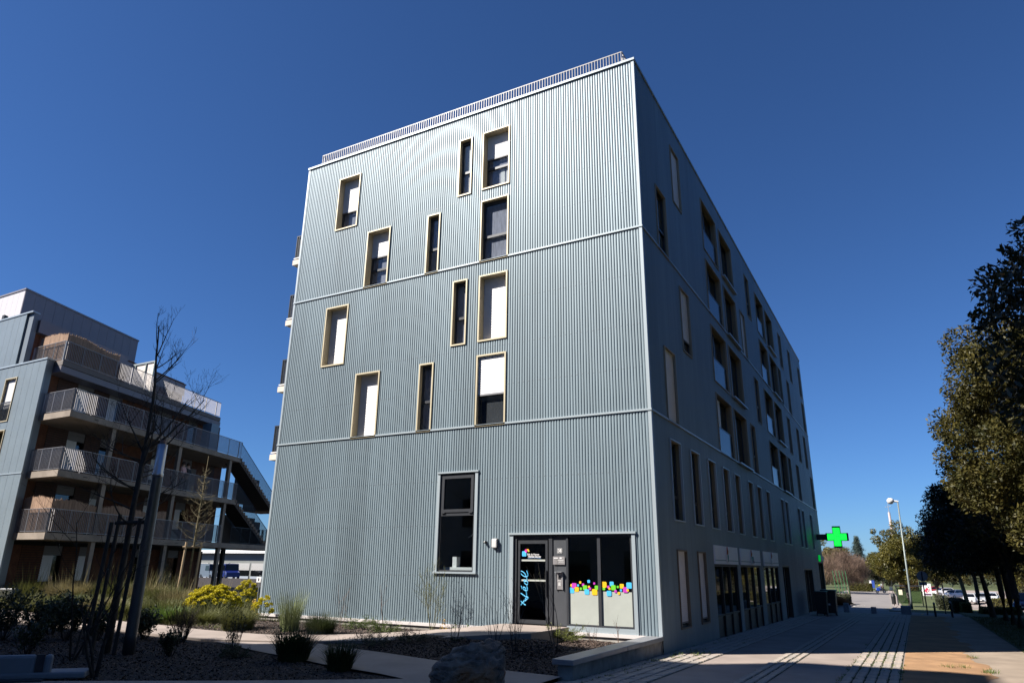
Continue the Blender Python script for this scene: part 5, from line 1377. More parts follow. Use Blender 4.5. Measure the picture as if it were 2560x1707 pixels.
# bus shelter
b = sp(4.0,94.5); e = empty('bus_shelter', b); tag(e, 'glass bus shelter with a dark flat roof beyond the side street', 'bus shelter')
z = b[2]
B(MB().box(3.1,6.4,93.2,95.6,z+2.45,z+2.58), 'roof', BLACKM, e)
for x,y in ((3.25,93.5),(4.65,93.5),(3.25,95.4),(6.2,95.4)): B(MB().box(x-.06,x+.06,y-.06,y+.06,z,z+2.45), 'post', ANTH, e)
GSH2 = glass('shelter_glass',(0.62,0.72,0.60),.05)
B(MB().box(3.33,4.57,93.49,93.51,z+.3,z+2.3), 'pane', GSH2, e)
B(MB().box(3.33,6.1,95.39,95.41,z+.3,z+2.3), 'pane', GSH2, e)
B(MB().box(3.5,3.95,93.46,93.485,z+1.4,z+2.05), 'notice', pm('cream_paper',(0.65,0.60,0.45),.8), e)
B(MB().box(3.6,5.9,94.9,95.2,z+.45,z+.52), 'seat', ANTH, e)
b = sp(3.35,72.0); e = empty('litter_bin', b); tag(e, 'dark litter bin with a thin pole at the kerb', 'litter bin'); z = b[2]
B(MB().lathe([(.20,.2),(.24,1.0),(.14,1.3),(0,1.32)],b,14), 'bin', BLACKP, e)
B(MB().tube([(3.35,72.02,z),(3.4,72.02,z+2.6)],.03,8), 'pole', BLACKM, e)
# small boards and totems in the distance
def totem(x,y,w_,h,mat,lb,cat_='sign board'):
    z = sY(y); e = empty('totem_sign', (x,y,z)); tag(e, lb, cat_); B(MB().box(x-w_/2,x+w_/2,y-.12,y+.12,z+.15,z+h), 'panel', mat, e, bevel=.03); B(MB().box(x-w_*.4,x+w_*.4,y-.1,y+.1,z-.02,z+.15), 'foot', ANTH, e)
    return e
e_ = totem(-3.6,172,.45,2.3,WHITE,'narrow white totem sign left of the motorcycle')
B(MB().box(-3.36,-2.75,171.9,172.1,-1.8,-.1), 'blue_panel', pm('blue_sign',(0.02,0.06,0.30),.5), e_)
totem(.35,178,.75,2.9,WHITE,'white totem sign before the shrubs in the distance')
e = empty('poster_board', sp(7.1,124.5)); tag(e, 'white poster board with red and dark marks beside parked cars', 'poster board'); z = sY(124)
B(MB().box(6.5,7.85,124.45,124.6,z+.5,z+2.45), 'frame', WHITE, e, bevel=.04)
mb = MB()
for k, (x,zz,s_) in enumerate(((6.95,1.35,.22),(7.2,1.6,.26),(7.1,1.15,.18),(7.4,1.3,.15))): mb.add([(x-s_,124.44,z+zz),(x,124.44,z+zz-s_),(x+s_,124.44,z+zz),(x,124.44,z+zz+s_)],[(0,1,2,3)])
B(mb, 'print_mark', pm('poster_red',(0.55,0.03,0.08),.6), e, fix=False)
B(MB().box(6.62,7.72,124.435,124.449,z+.62,z+.9), 'print_band', pm('poster_dark',(0.10,0.05,0.09),.6), e)
mb = MB()
for x,zz in ((6.75,1.9),(7.5,1.9),(7.6,1.5),(6.7,1.2)): mb.box(x-.08,x+.08,124.436,124.449,z+zz-.08,z+zz+.08)
B(mb, 'print_mark', BLACKM, e)
B(MB().box(6.6,6.7,124.45,124.6,z,z+.5).box(7.6,7.7,124.45,124.6,z,z+.5), 'leg', ANTH, e)
# green fence posts at the far side
for k in range(5):
    x, y = -4.9+.35*k, 103+k*1.2; z = sY(y)
    o = B(MB().tube([(0,0,0),(-.3,0,4.4)],.06,6), 'fence_post', pm('green_post',(0.04,0.13,0.05),.6), None, (x,y,z)); tag(o, ['leftmost slim green pole before the bare tree','second slim green pole from the left','middle slim green pole of the five','fourth slim green pole from the left','rightmost slim green pole before the bare tree'][k], 'pole', 'green poles before the bare tree')
# tall mast
b = (0.2,300,-2.4); e = empty('radio_mast', b); tag(e, 'thin red and white mast rising behind the trees', 'mast')
B(MB().tube([(.2,300,-2.4),(.2,300,24)],[.6,.42],8), 'shaft', pm('pinkish_mast',(0.60,0.48,0.46),.6), e)
B(MB().tube([(.2,300,24),(.2,300,28.5)],[.14,.06],6), 'antenna', GALV, e)
B(MB().lathe([(.45,0),(1.4,.1),(1.4,.35),(.45,.4)],(.2,300,17.2),12).lathe([(.45,0),(1.0,.1),(1.0,.3),(.45,.4)],(.2,300,18.8),12), 'platform', GALV, e)
B(MB().tube([(-.9,300,26),(1.3,300,26.4)],.09,5), 'crossarm', GALV, e)

# ---- cars
def car(x, y, rz, col, lb, estate=False, scale=1.0):
    z = sY(y)+.02; e = empty('parked_car', (x,y,z)); e.rotation_euler = (0,0,rz); tag(e, lb, 'car', 'cars in the car park')
    P_ = pm('car_paint_%d' % int(col[0]*100+col[2]*7), col, .25, coat=.6)
    def loft(secs, name, mat):
        mb = MB(); n = len(secs[0])
        for s_ in secs: mb.v += s_
        for i in range(len(secs)-1):
            for k in range(n): mb.f.append((i*n+k, i*n+(k+1)%n, (i+1)*n+(k+1)%n, (i+1)*n+k))
        mb.f.append(tuple(range(n-1,-1,-1))); mb.f.append(tuple((len(secs)-1)*n+k for k in range(n)))
        o = mk(name, mb.v, mb.f, mat, None, fix=True, smooth=False); o.parent = e; o.location = (0,0,0)
        m = o.modifiers.new('b','BEVEL'); m.width = .05; m.segments = 2; m.limit_method = 'ANGLE'; return o
    def sec(yy, w_, z0, z1): return [(-w_,yy,z0),(w_,yy,z0),(w_*1.02,yy,(z0+z1)/2),(w_*.93,yy,z1),(-w_*.93,yy,z1),(-w_*1.02,yy,(z0+z1)/2)]
    loft([sec(-2.05,.72,.35,.62),sec(-1.9,.83,.28,.76),sec(-1.0,.87,.24,.93),sec(.9,.87,.24,.95),sec(1.9,.85,.28,.92 if estate else .86),sec(2.08,.78,.38,.75)],'body',P_)
    rt = 1.55 if estate else 1.12
    def c2(yy,w_,zz): return [(-w_,yy,zz),(w_,yy,zz)]
    A = [(-1.05,.80,.92),(-.30,.62,1.44),(rt-.35,.62,1.46),(rt+.45,.76,.92)]
    mb = MB().add([p for q in A for p in c2(*q)],[(0,1,3,2),(2,3,5,4),(4,5,7,6),(0,2,4,6),(1,7,5,3)])
    o = mk('roof', mb.v, mb.f, P_, None, fix=True); o.parent = e
    for nm,(y0,w0,z0),(y1,w1,z1) in (('windscreen',A[0],A[1]),('rear_window',A[3],A[2])):
        s_ = -1 if nm == 'windscreen' else 1
        f = lambda a,b_,t: a+(b_-a)*t
        mb = MB().add([(-w0*.92,f(y0,y1,.08)+s_*.015,f(z0,z1,.08)+.015),(w0*.92,f(y0,y1,.08)+s_*.015,f(z0,z1,.08)+.015),(w1*.9,f(y0,y1,.9)+s_*.015,f(z0,z1,.9)+.015),(-w1*.9,f(y0,y1,.9)+s_*.015,f(z0,z1,.9)+.015)],[(0,1,2,3)])
        o = mk(nm, mb.v, mb.f, DARKGL, None); o.parent = e
    for sx in (-1,1):
        mb = MB().add([(sx*.79,-.85,.98),(sx*.645,-.26,1.38),(sx*.645,rt-.42,1.40),(sx*.77,rt+.2,.98)],[(0,1,2,3)])
        for i in range(len(mb.v)): mb.v[i] = (mb.v[i][0]+sx*.012, mb.v[i][1], mb.v[i][2])
        o = mk('side_window', mb.v, mb.f, DARKGL, None); o.parent = e
        for yy in (-1.3,1.3):
            o = mk('wheel', *(lambda m: (m.v,m.f))(MB().tube([(sx*.70,yy,.31),(sx*.90,yy,.31)],.31,16)), BLACKP, None, fix=True); o.parent = e
            o2 = mk('rim', *(lambda m: (m.v,m.f))(MB().tube([(sx*.905,yy,.31),(sx*.91,yy,.31)],.19,12)), GALV, None, fix=True); o2.parent = o
        o = mk('headlight', *(lambda m: (m.v,m.f))(MB().box(sx*.45-.18,sx*.45+.18,-2.06,-1.93,.62,.75)), WHITE, None, fix=True); o.parent = e
        o = mk('tail_light', *(lambda m: (m.v,m.f))(MB().box(sx*.62-.10,sx*.62+.10,2.0,2.09,.66,.82)), pm('tail_red',(0.4,0.01,0.01),.3), None, fix=True); o.parent = e
    o = mk('grille', *(lambda m: (m.v,m.f))(MB().box(-.42,.42,-2.09,-2.0,.40,.60)), BLACKM, None, fix=True); o.parent = e
    o = mk('number_plate', *(lambda m: (m.v,m.f))(MB().box(-.26,.26,-2.10,-2.091,.44,.55)), WHITE, None, fix=True); o.parent = e
    return e
car(12.28,107.7,R(-8),(0.72,0.72,0.72),'white hatchback facing the camera in the car park')
car(11.2,131,R(-35),(0.60,0.61,0.64),'silver saloon behind the white hatchback',True)
car(10.2,147,R(-62),(0.70,0.70,0.70),'white estate seen from its side beside the poster board',True)
car(13.9,112,R(-8),(0.30,0.31,0.33),'grey hatchback next to the white one facing the camera')
car(15.6,116,R(-8),(0.68,0.68,0.68),'white car at the right of the facing row',True)
car(8.6,158,R(-66),(0.35,0.03,0.03),'dark red car far left of the car park row')
car(13.0,49.2,R(-14),(0.015,0.03,0.10),'dark blue car cut by the right edge of the picture')
# ---- motorcycle and riders
def person(name, loc, rz, lb, shirt, trousers, hair, pose='stand', helmet=None):
    """one skinned body; clothing and hair are its children"""
    if pose == 'stand': J = {'pel':(0,0,.92),'ch':(0,0,1.32),'nk':(0,0,1.48),'hd':(0,-.02,1.62),'ls':(-.17,0,1.40),'le':(-.24,-.02,1.13),'lh':(-.20,-.22,1.05),'rs':(.17,0,1.40),'re':(.25,-.03,1.13),'rh':(.20,-.24,1.06),'lk':(-.10,-.01,.48),'lf':(-.11,.03,.06),'rk':(.10,-.01,.48),'rf':(.11,.03,.06)}
    else: J = {'pel':(0,.15,.82),'ch':(0,-.02,1.20),'nk':(0,-.10,1.36),'hd':(0,-.17,1.50),'ls':(-.18,-.02,1.28),'le':(-.27,-.22,1.08),'lh':(-.28,-.45,1.0),'rs':(.18,-.02,1.28),'re':(.27,-.22,1.08),'rh':(.28,-.45,1.0),'lk':(-.22,-.18,.66),'lf':(-.22,.02,.30),'rk':(.22,-.18,.66),'rf':(.22,.02,.30)}
    rad = {'pel':.15,'ch':.16,'nk':.055,'hd':.098,'ls':.065,'le':.048,'lh':.04,'rs':.065,'re':.048,'rh':.04,'lk':.065,'lf':.05,'rk':.065,'rf':.05}
    def skin(nm, edges, grow, mat, par):
        ks = []
        for a, b_ in edges:
            for k in (a,b_):
                if k not in ks: ks.append(k)
        me = bpy.data.meshes.new(nm); me.from_pydata([J[k] for k in ks], [(ks.index(a),ks.index(b_)) for a,b_ in edges], [])
        o = bpy.data.objects.new(nm, me); COL.objects.link(o)
        o.modifiers.new('skin','SKIN'); 
        for i, k in enumerate(ks): me.skin_vertices[0].data[i].radius = (rad[k]*grow, rad[k]*grow*(.78 if k in ('pel','ch') else 1))
        me.skin_vertices[0].data[0].use_root = True
        m = o.modifiers.new('sub','SUBSURF'); m.levels = 1; m.render_levels = 2
        me.materials.append(mat)
        if par: o.parent = par
        return o
    E_ = [('pel','ch'),('ch','nk'),('nk','hd'),('ch','ls'),('ls','le'),('le','lh'),('ch','rs'),('rs','re'),('re','rh'),('pel','lk'),('lk','lf'),('pel','rk'),('rk','rf')]
    body = skin(name, E_, 1.0, pm('skin_tone',(0.42,0.26,0.19),.6), None)
    body.location = loc; body.rotation_euler = (0,0,rz); tag(body, lb, 'person')
    skin('shirt', [('pel','ch'),('ch','ls'),('ls','le'),('le','lh'),('ch','rs'),('rs','re'),('re','rh')], 1.12, shirt, body)
    skin('trousers', [('pel','lk'),('lk','lf'),('pel','rk'),('rk','rf')], 1.14, trousers, body)
    h = J['hd']; mb = MB().lathe([(.0,.135),(.07,.12),(.115,.06),(.122,0),(.11,-.04)] if not helmet else [(0,.16),(.09,.14),(.145,.06),(.15,-.02),(.13,-.12),(.09,-.14)], (h[0],h[1]+.015,h[2]+.02), 12)
    o = mk('helmet' if helmet else 'hair', mb.v, mb.f, helmet or hair, None, smooth=True); o.parent = body
    return body
HAIRB = pm('brown_hair',(0.05,0.03,0.02),.7)
mx, my = -1.0, 155; mz = sY(my); a_ = R(-62)
e = empty('motorcycle', (mx,my,mz)); e.rotation_euler = (0,0,a_); tag(e, 'blue motorcycle with two riders coming along the far road', 'motorcycle')
def kid(nm, mb, mat, par=None):
    o = mk(nm, mb.v, mb.f, mat, None, fix=True); o.parent = par or e; return o
BLU = pm('blue_fairing',(0.02,0.07,0.42),.3,coat=.5)
for yy in (-.75,.72):
    w_ = kid('wheel', MB().tube([(-.08,yy,.32),(.08,yy,.32)],.32,18), BLACKP); kid('rim', MB().tube([(-.085,yy,.32),(.085,yy,.32)],.20,12), GALV, w_)
kid('fairing', MB().add([(-.20,-.9,.5),(.20,-.9,.5),(.26,-.35,.42),(-.26,-.35,.42),(-.14,-.80,1.05),(.14,-.80,1.05),(.20,-.30,.95),(-.20,-.30,.95)],[(0,3,2,1),(4,5,6,7),(0,1,5,4),(1,2,6,5),(2,3,7,6),(3,0,4,7)]), BLU)
kid('tank', MB().box(-.17,.17,-.30,.20,.55,.92), BLU); kid('seat', MB().box(-.15,.15,.20,.95,.66,.80), BLACKM)
kid('windscreen', MB().add([(-.14,-.80,1.05),(.14,-.80,1.05),(.10,-.62,1.32),(-.10,-.62,1.32)],[(0,1,2,3)]), GSH2)
kid('headlight', MB().box(-.10,.10,-.93,-.905,.72,.86), WHITE)
kid('handlebar', MB().tube([(-.34,-.52,1.02),(.34,-.52,1.02)],.025,6), BLACKM)
JB = pm('blue_jacket',(0.02,0.06,0.35),.7); JK = pm('dark_jacket',(0.03,0.03,0.035),.7)
rot = Matrix.Rotation(a_,3,'Z')
person('person', Vector((mx,my,mz))+rot @ Vector((0,0,0)), a_, 'motorcycle rider in a blue jacket and yellow helmet', JB, JK, HAIRB, 'ride', pm('yellow_helmet',(0.75,0.6,0.05),.3))
person('person', Vector((mx,my,mz))+rot @ Vector((0,.45,.08)), a_, 'pillion rider in dark clothes and pale helmet behind the driver', JK, JK, HAIRB, 'ride', pm('pale_helmet',(0.55,0.55,0.6),.3))
# two people leaning on the middle balcony
for t_, a0, lb, sh in ((9.75,-.42,'person in a pale pink top standing on the middle balcony',pm('pink_top',(0.60,0.36,0.33),.8)),(10.25,-.45,'person in dark clothes beside the pale pink top on the balcony',pm('black_top',(0.02,0.02,0.022),.8))):
    q = LB(a0,t_,6.05); person('person', q, R(110), lb, sh, JK, HAIRB)
# ---- low industrial shed and vehicles seen under the stairs
e = empty('shed', (-85,58,-.8)); tag(e, 'low white roofed shed with grey shutters seen beneath the stairs', 'building')
B(MB().box(-110,-66,58,70,-1.2,3.4), 'wall', pm('shed_grey',(0.20,0.21,0.20),.7,.1,.3), e)
B(MB().box(-111,-65.4,57.2,71,3.4,3.85), 'roof_edge', WHITE, e)
for k in range(9):
    x = -108+k*4.6
    mb = MB()
    for q in range(9): mb.box(x,x+4.2,57.94,57.99,1.0+q*.11,1.09+q*.11)
    B(mb, 'shutter', pm('light_grey_shutter',(0.50,0.49,0.47),.6), e)
    B(MB().box(x,x+4.2,57.95,57.99,.2,.95), 'window', DARKGL, e)
    B(MB().box(x,x+4.2,57.9,57.99,-1.0,.15), 'low_wall', pm('pale_blue_wall',(0.34,0.38,0.44),.7), e)
def van(x,y,rz,col,lb):
    z = GH(x,y); e = empty('parked_van', (x,y,z)); e.rotation_euler = (0,0,rz); tag(e, lb, 'van'); P_ = pm('van_paint_%d' % int(col[2]*100), col, .3, coat=.4)
    def k(nm, mb, mat):
        o = mk(nm, mb.v, mb.f, mat, None, fix=True); o.parent = e; return o
    o = k('body', MB().add([(-.95,-1.2,.35),(.95,-1.2,.35),(.95,2.4,.35),(-.95,2.4,.35),(-.9,-.7,2.1),(.9,-.7,2.1),(.92,2.35,2.15),(-.92,2.35,2.15)],[(0,3,2,1),(4,5,6,7),(0,1,5,4),(1,2,6,5),(2,3,7,6),(3,0,4,7)]), P_)
    k('bonnet', MB().add([(-.92,-2.3,.35),(.92,-2.3,.35),(.95,-1.2,.35),(-.95,-1.2,.35),(-.85,-2.2,.95),(.85,-2.2,.95),(.9,-1.15,1.2),(-.9,-1.15,1.2)],[(0,3,2,1),(4,5,6,7),(0,1,5,4),(1,2,6,5),(2,3,7,6),(3,0,4,7)]), P_)
    k('windscreen', MB().add([(-.8,-1.16,1.25),(.8,-1.16,1.25),(.78,-.78,2.0),(-.78,-.78,2.0)],[(0,1,2,3)]), DARKGL)
    for sx in (-1,1):
        k('side_window', MB().add([(sx*.955,-.95,1.2),(sx*.935,-.6,1.9),(sx*.935,.4,1.9),(sx*.955,.4,1.2)],[(0,1,2,3)]), DARKGL)
        for yy in (-1.5,1.6): k('wheel', MB().tube([(sx*.72,yy,.34),(sx*.97,yy,.34)],.34,14), BLACKP)
    return e
van(-79.5,53.5,R(60),(0.01,0.02,0.13),'blue van parked behind the columns under the stairs')
van(-84.5,54.5,R(75),(0.10,0.12,0.15),'grey blue van left of the blue van')
b = (-16.6,2.0,GH(-16.6,2.0)); e = empty('small_sign', b); tag(e, 'little white sign board beside the building corner', 'sign')
B(MB().tube([b,(-16.6,2.0,1.6)],.02,6), 'post', GALV, e); B(MB().box(-16.73,-16.5,1.96,1.975,1.34,1.54), 'board', WHITE, e); B(MB().box(-16.64,-16.58,1.955,1.959,1.39,1.49), 'symbol', BLACKM, e)
# ------------------------------------------------------------------ trees
def clumps(c, rad, n, rg_, rmin, rmax, shell=.55):
    """clump centres spread through an ellipsoid, denser towards its skin"""
    d = rg_.normal(0,1,(n,3)); d /= np.linalg.norm(d,axis=1)[:,None]
    q = shell+(1-shell)*rg_.uniform(0,1,n); q[: n//4] = rg_.uniform(.1,.7,n//4)
    return np.array(c)+d*q[:,None]*np.array(rad), rg_.uniform(rmin,rmax,n)
def leaves(cs, rs, n, size, rg_, elong=2.4):
    w_ = rs**2; idx = rg_.choice(len(cs), n, p=w_/w_.sum())
    d = rg_.normal(0,1,(n,3)); d /= np.linalg.norm(d,axis=1)[:,None]
    P = cs[idx]+d*(rs[idx]*rg_.uniform(.25,1.0,n)**.6)[:,None]*np.array([1,1,.8])
    out = P-cs[idx]; out /= np.linalg.norm(out,axis=1)[:,None]+1e-9
    a = out*.7+rg_.normal(0,.7,(n,3))+np.array([0,0,-.15]); a /= np.linalg.norm(a,axis=1)[:,None]
    e_ = np.cross(a, rg_.normal(0,1,(n,3))); e_ /= np.linalg.norm(e_,axis=1)[:,None]+1e-9
    L = (size*rg_.uniform(.45,1.5,n))[:,None]; W_ = L/elong; nr = np.cross(a,e_)
    V = np.concatenate([P-a*L*.5, P+e_*W_*.5+nr*L*.07, P+a*L*.5, P-e_*W_*.5+nr*L*.07])
    i = np.arange(n); return V, np.stack([i,i+n,i+2*n,i+3*n],1)
OAK = pm('holm_oak_leaf', (0.026,0.030,0.008), .55, col2=(0.095,0.078,0.018), scale=2.2, spec=.25, trans=.15)
OAK2 = pm('golden_green_leaf', (0.075,0.075,0.014), .5, col2=(0.15,0.125,0.022), scale=1.2, trans=.25)
OAKD = pm('dark_shaded_leaf', (0.02,0.026,0.01), .4, .35, 2, spec=.5, trans=.1)  # oak leaf darkened, mostly for trees standing in shade
TRK = pm('oak_trunk', (0.075,0.06,0.05), .9, .3, 9, bump=.5, stretch=(1,1,.3))
def tree(x, y, tr, crown, rad, n, size, label, seed, mat=OAK, nc=60, rmin=.45, rmax=.95, group=None, thick=.16, z=None, limbs=7, extra=None, tmat=TRK, lean=(0,0)):
    r = np.random.default_rng(seed); rr = random.Random(seed); zb = sY(y) if z is None else z
    e = empty('evergreen_tree', (x,y,zb)); tag(e, label, 'tree', group)
    mb = MB(); zt = zb+tr
    mb.tube([(x,y,zb-.1),(x+.02+lean[0]*.5,y+lean[1]*.5,zb+tr*.5),(x+lean[0],y+lean[1],zt)], [thick*1.15,thick*.9,thick*.75], 9)
    for k in range(limbs):
        a = 6.283*k/limbs+rr.uniform(-.3,.3); q = rr.uniform(.45,.8)
        t = Vector((crown[0]+rad[0]*q*math.cos(a), crown[1]+rad[1]*q*math.sin(a), crown[2]+rad[2]*rr.uniform(-.4,.6)))
        p0 = Vector((x+lean[0],y+lean[1],zt-rr.uniform(0,.4))); m_ = p0.lerp(t,.5)+Vector((0,0,rad[2]*.18))
        mb.tube([p0,m_,t],[thick*.5,thick*.3,thick*.1],6,cap=False)
    mb.tube([(x+lean[0],y+lean[1],zt-.1),(crown[0],crown[1],crown[2]),(crown[0],crown[1],crown[2]+rad[2]*.7)],[thick*.7,thick*.4,thick*.12],7,cap=False)
    B(mb, 'trunk', tmat, e, fix=False, smooth=True)
    cs, rs = clumps(crown, rad, nc, r, rmin, rmax)
    if extra is not None:
        cs = np.concatenate([cs, np.array([q[:3] for q in extra])]); rs = np.concatenate([rs, np.array([q[3] for q in extra])])
    V, F = leaves(cs, rs, n, size, r)
    npmesh('crown', V, F, mat, e)
    return e
# right hand row: the nearest leans in from beyond the edge of the picture
tree(10.3,-7.4,3.0,(9.75,-7.7,5.15),(2.35,2.2,1.8),56000,.095,'dark evergreen overhanging the right edge, nearest of the row',101,OAKD,70,.35,.75,
     extra=[(7.6,-8,5.9,.38),(7.25,-8.1,5.5,.42),(7.1,-7.9,5.0,.36),(7.15,-8.0,4.5,.42),(7.3,-7.8,4.0,.45),(7.65,-8,3.5,.5),(7.0,-8.05,5.15,.22),(7.6,-8,6.3,.2)])
tree(9.9,3.6,3.2,(9.55,3.8,6.0),(2.75,2.7,2.9),90000,.10,'large sunlit evergreen at the right edge above the footpath',102,OAK,95,.4,.9,
     extra=[(7.05,3.8,5.0,.5),(7.2,3.8,4.3,.55),(7.2,3.9,5.7,.5),(7.6,3.8,6.5,.5),(7.6,3.6,3.8,.5),(8.4,3.5,3.3,.5),(8.2,3.8,7.3,.45),(8.3,3.6,2.8,.45),(8.8,3.4,2.5,.5),(8.15,4.0,3.3,.5),(8.9,3.8,3.2,.6),(9.3,3.6,2.7,.6)])
g_ = 'row of evergreen street trees on the verge'
tree(10.2,12.6,3.0,(10.0,12.6,5.6),(2.7,2.7,2.7),40000,.13,'evergreen street tree just behind the sunlit one',103,OAKD,60,.5,.95,g_)
tree(9.5,21.2,2.6,(9.4,21.2,4.6),(2.5,2.6,2.3),34000,.14,'dark evergreen whose trunk is nearest the right edge',104,OAKD,55,.5,1.0,g_)
tree(9.55,24.4,2.5,(9.3,24.4,4.5),(2.5,2.6,2.2),28000,.15,'dark evergreen, second trunk in from the right edge',105,OAKD,50,.5,1.0,g_)
tree(9.6,28.4,2.6,(9.2,28.6,4.2),(2.6,2.6,2.3),28000,.15,'dark evergreen, third trunk in from the right edge',106,OAKD,50,.5,1.0,g_)
tree(9.5,34.5,2.5,(9.0,35,4.2),(2.8,2.7,2.4),28000,.16,'dark leaning evergreen, fourth trunk from the right edge',107,OAKD,50,.5,1.0,g_,lean=(-.25,.1))
tree(9.5,44.6,2.6,(9.2,45,4.0),(2.6,2.6,2.3),15000,.16,'evergreen behind the pale sunlit trunk',108,OAK,45,.5,1.0,g_)
tree(8.96,46.8,2.7,(8.2,47.5,3.4),(2.2,2.6,2.0),13000,.16,'evergreen with a pale sunlit trunk beside the hedge',109,OAK,45,.5,1.0,g_,tmat=BARKL,lean=(-.3,.2))  # bark colour made pale to carry the sunlight on this trunk
tree(12.6,30,2.8,(12.6,30,5.0),(3.0,3.0,2.8),16000,.16,'evergreen in the second row, beyond the right edge',110,OAKD,45,.6,1.1,g_)
tree(12.4,16,2.8,(12.4,16,5.4),(3.0,3.0,3.0),16000,.16,'evergreen in the second row, far right beyond the edge',111,OAKD,45,.6,1.1,g_)
for k, (x,y,lb) in enumerate(((12.9,62,'trunk and crown of a tree among the parked cars'),(14.6,75,'distant evergreen right of the white hatchback'),(16.5,92,'far evergreen at the back of the car park'),(9.6,128,'small distant tree behind the parked cars'),(13.6,150,'low distant tree at the end of the car park'))):
    tree(x,y,2.6,(x,y,sY(y)+4.2),(2.4,2.4,2.1),9000,.2,lb,120+k,(OAK2,OAK)[k%2],34,.6,1.1,'trees of the car park',thick=.14)
# big rounded tree behind the street lamp
tree(4.7,80,1.9,(4.45,80.5,3.5),(3.0,3.0,3.0),34000,.24,'big rounded golden green tree behind the street lamp',130,OAK2,90,.55,1.1,thick=.2,
     extra=[(1.6,80,3.6,.8),(2.2,80,5.6,.7),(2.0,80,6.6,.45),(4.6,80,7.3,.8),(5.6,80,6.6,.8),(7.0,80,4.6,.8),(6.8,80,3.0,.9),(2.2,80,1.9,.8),(3.2,80,1.2,.7),(3.2,80,6.3,.6)])
tree(7.9,88,2.2,(7.9,88,3.6),(2.8,2.6,2.8),18000,.24,'golden green tree to the right of the rounded one',131,OAK2,60,.55,1.0,thick=.16)
# dark trees and scrub that close the road
tree(-1.2,176,1.5,(-1.0,177,2.2),(3.8,3,3.2),16000,.34,'dark tree filling the end of the road',132,OAKD,50,.8,1.4,z=-2.4)
tree(4.6,190,2.2,(4.6,190,3.2),(5,4,4.0),16000,.4,'wide dark tree behind the rounded tree',133,OAKD,50,.9,1.6,z=-2.4)
tree(-11,182,2.5,(-11,182,4.0),(5,4,4.6),16000,.4,'olive tree behind the bare brown tree',134,OAK2,50,.9,1.6,z=-2.4)
tree(-17,196,2.5,(-17,196,4.6),(6,4,5.0),14000,.45,'broad olive tree far left behind the bare tree',135,OAK2,50,1.0,1.8,z=-2.4)
# blue green conifer
r = np.random.default_rng(140); rr = random.Random(140)
e = empty('conifer', (-6.1,185,-2.4)); tag(e, 'blue green conifer with drooping tips behind the bare tree', 'tree')
mb = MB().tube([(-6.1,185,-2.4),(-6.1,185,10.0)],[.35,.05],8); tips = []
for k in range(60):
    z = .2+k*.165; a = k*2.4; L_ = (10.4-z)*.40*rr.uniform(.7,1.15); p = Vector((-6.1,185,z))
    t = p+Vector((math.cos(a)*L_,math.sin(a)*L_,-.10*L_)); m_ = p.lerp(t,.6)+Vector((0,0,.12*L_)); mb.tube([p,m_,t],[.06,.04,.015],4,cap=False)
    for q in np.linspace(.25,1,14): tips.append(tuple(p.lerp(m_,min(1,q/.6)) if q < .6 else m_.lerp(t,(q-.6)/.4)))
B(mb, 'trunk', BARK, e, fix=False)
P = np.repeat(np.array(tips),16,0)+r.normal(0,.22,(len(tips)*16,3))
npmesh('crown', *leafmesh(P,.30,r,.05,3.2), pm('blue_green_needle',(0.045,0.07,0.055),.6,.3,1,trans=.1), e)
# bare brown tree by the road, built of many fine twigs
def twig_tree(x, y, zb, h, rad, label, seed, n=900, mat=None, name='bare_brown_tree'):
    r = np.random.default_rng(seed); rr = random.Random(seed); e = empty(name, (x,y,zb)); tag(e, label, 'tree')
    mb = MB(); mb.tube([(x,y,zb-.1),(x-.1,y,zb+h*.28)],[.24,.18],8)
    for k in range(9):
        a = rr.uniform(0,6.283); t = Vector((x+rad*.6*math.cos(a),y+rad*.6*math.sin(a),zb+h*rr.uniform(.55,.85))); mb.tube([(x-.1,y,zb+h*.26),Vector((x,y,zb+h*.4)).lerp(t,.45),t],[.10,.06,.025],5,cap=False)
    B(mb, 'trunk', BARKL, e, fix=False)
    m = n*26; d = r.normal(0,1,(m,3)); d /= np.linalg.norm(d,axis=1)[:,None]; q = r.uniform(.25,1,m)**.6
    c = np.array([x,y,zb+h*.62]); P = c+d*q[:,None]*np.array([rad,rad,h*.40])
    kc = r.normal(0,1,(38,3)); kc /= np.linalg.norm(kc,axis=1)[:,None]; kc = c+kc*r.uniform(.45,1.0,(38,1))*np.array([rad,rad,h*.42]); ki = r.integers(0,38,m)
    P = np.where((r.uniform(0,1,m) < .75)[:,None], kc[ki]+r.normal(0,.55,(m,3)), P)
    dirv = d*.6+r.normal(0,.3,(m,3))+np.array([0,0,.75]); dirv /= np.linalg.norm(dirv,axis=1)[:,None]
    s_ = np.cross(dirv, r.normal(0,1,(m,3))); s_ /= np.linalg.norm(s_,axis=1)[:,None]
    L = r.uniform(.35,1.0,m)[:,None]; w_ = .014
    V = np.concatenate([P-dirv*L*.5-s_*w_,P-dirv*L*.5+s_*w_,P+dirv*L*.5+s_*w_*.3,P+dirv*L*.5-s_*w_*.3]); i = np.arange(m)
    npmesh('twigs', V, np.stack([i,i+m,i+2*m,i+3*m],1), mat or pm('pinkish_brown_twig',(0.15,0.098,0.07),.9,.3,.8), e)
twig_tree(-6.4,146,-2.4,7.9,4.6,'bare pinkish brown tree beyond the pharmacy corner',151,900)
twig_tree(-12.5,150,-2.4,7.6,4.8,'bare tawny tree half hidden by the building corner',152,700,pm('tawny_twig',(0.19,0.135,0.08),.9,.25,.8))
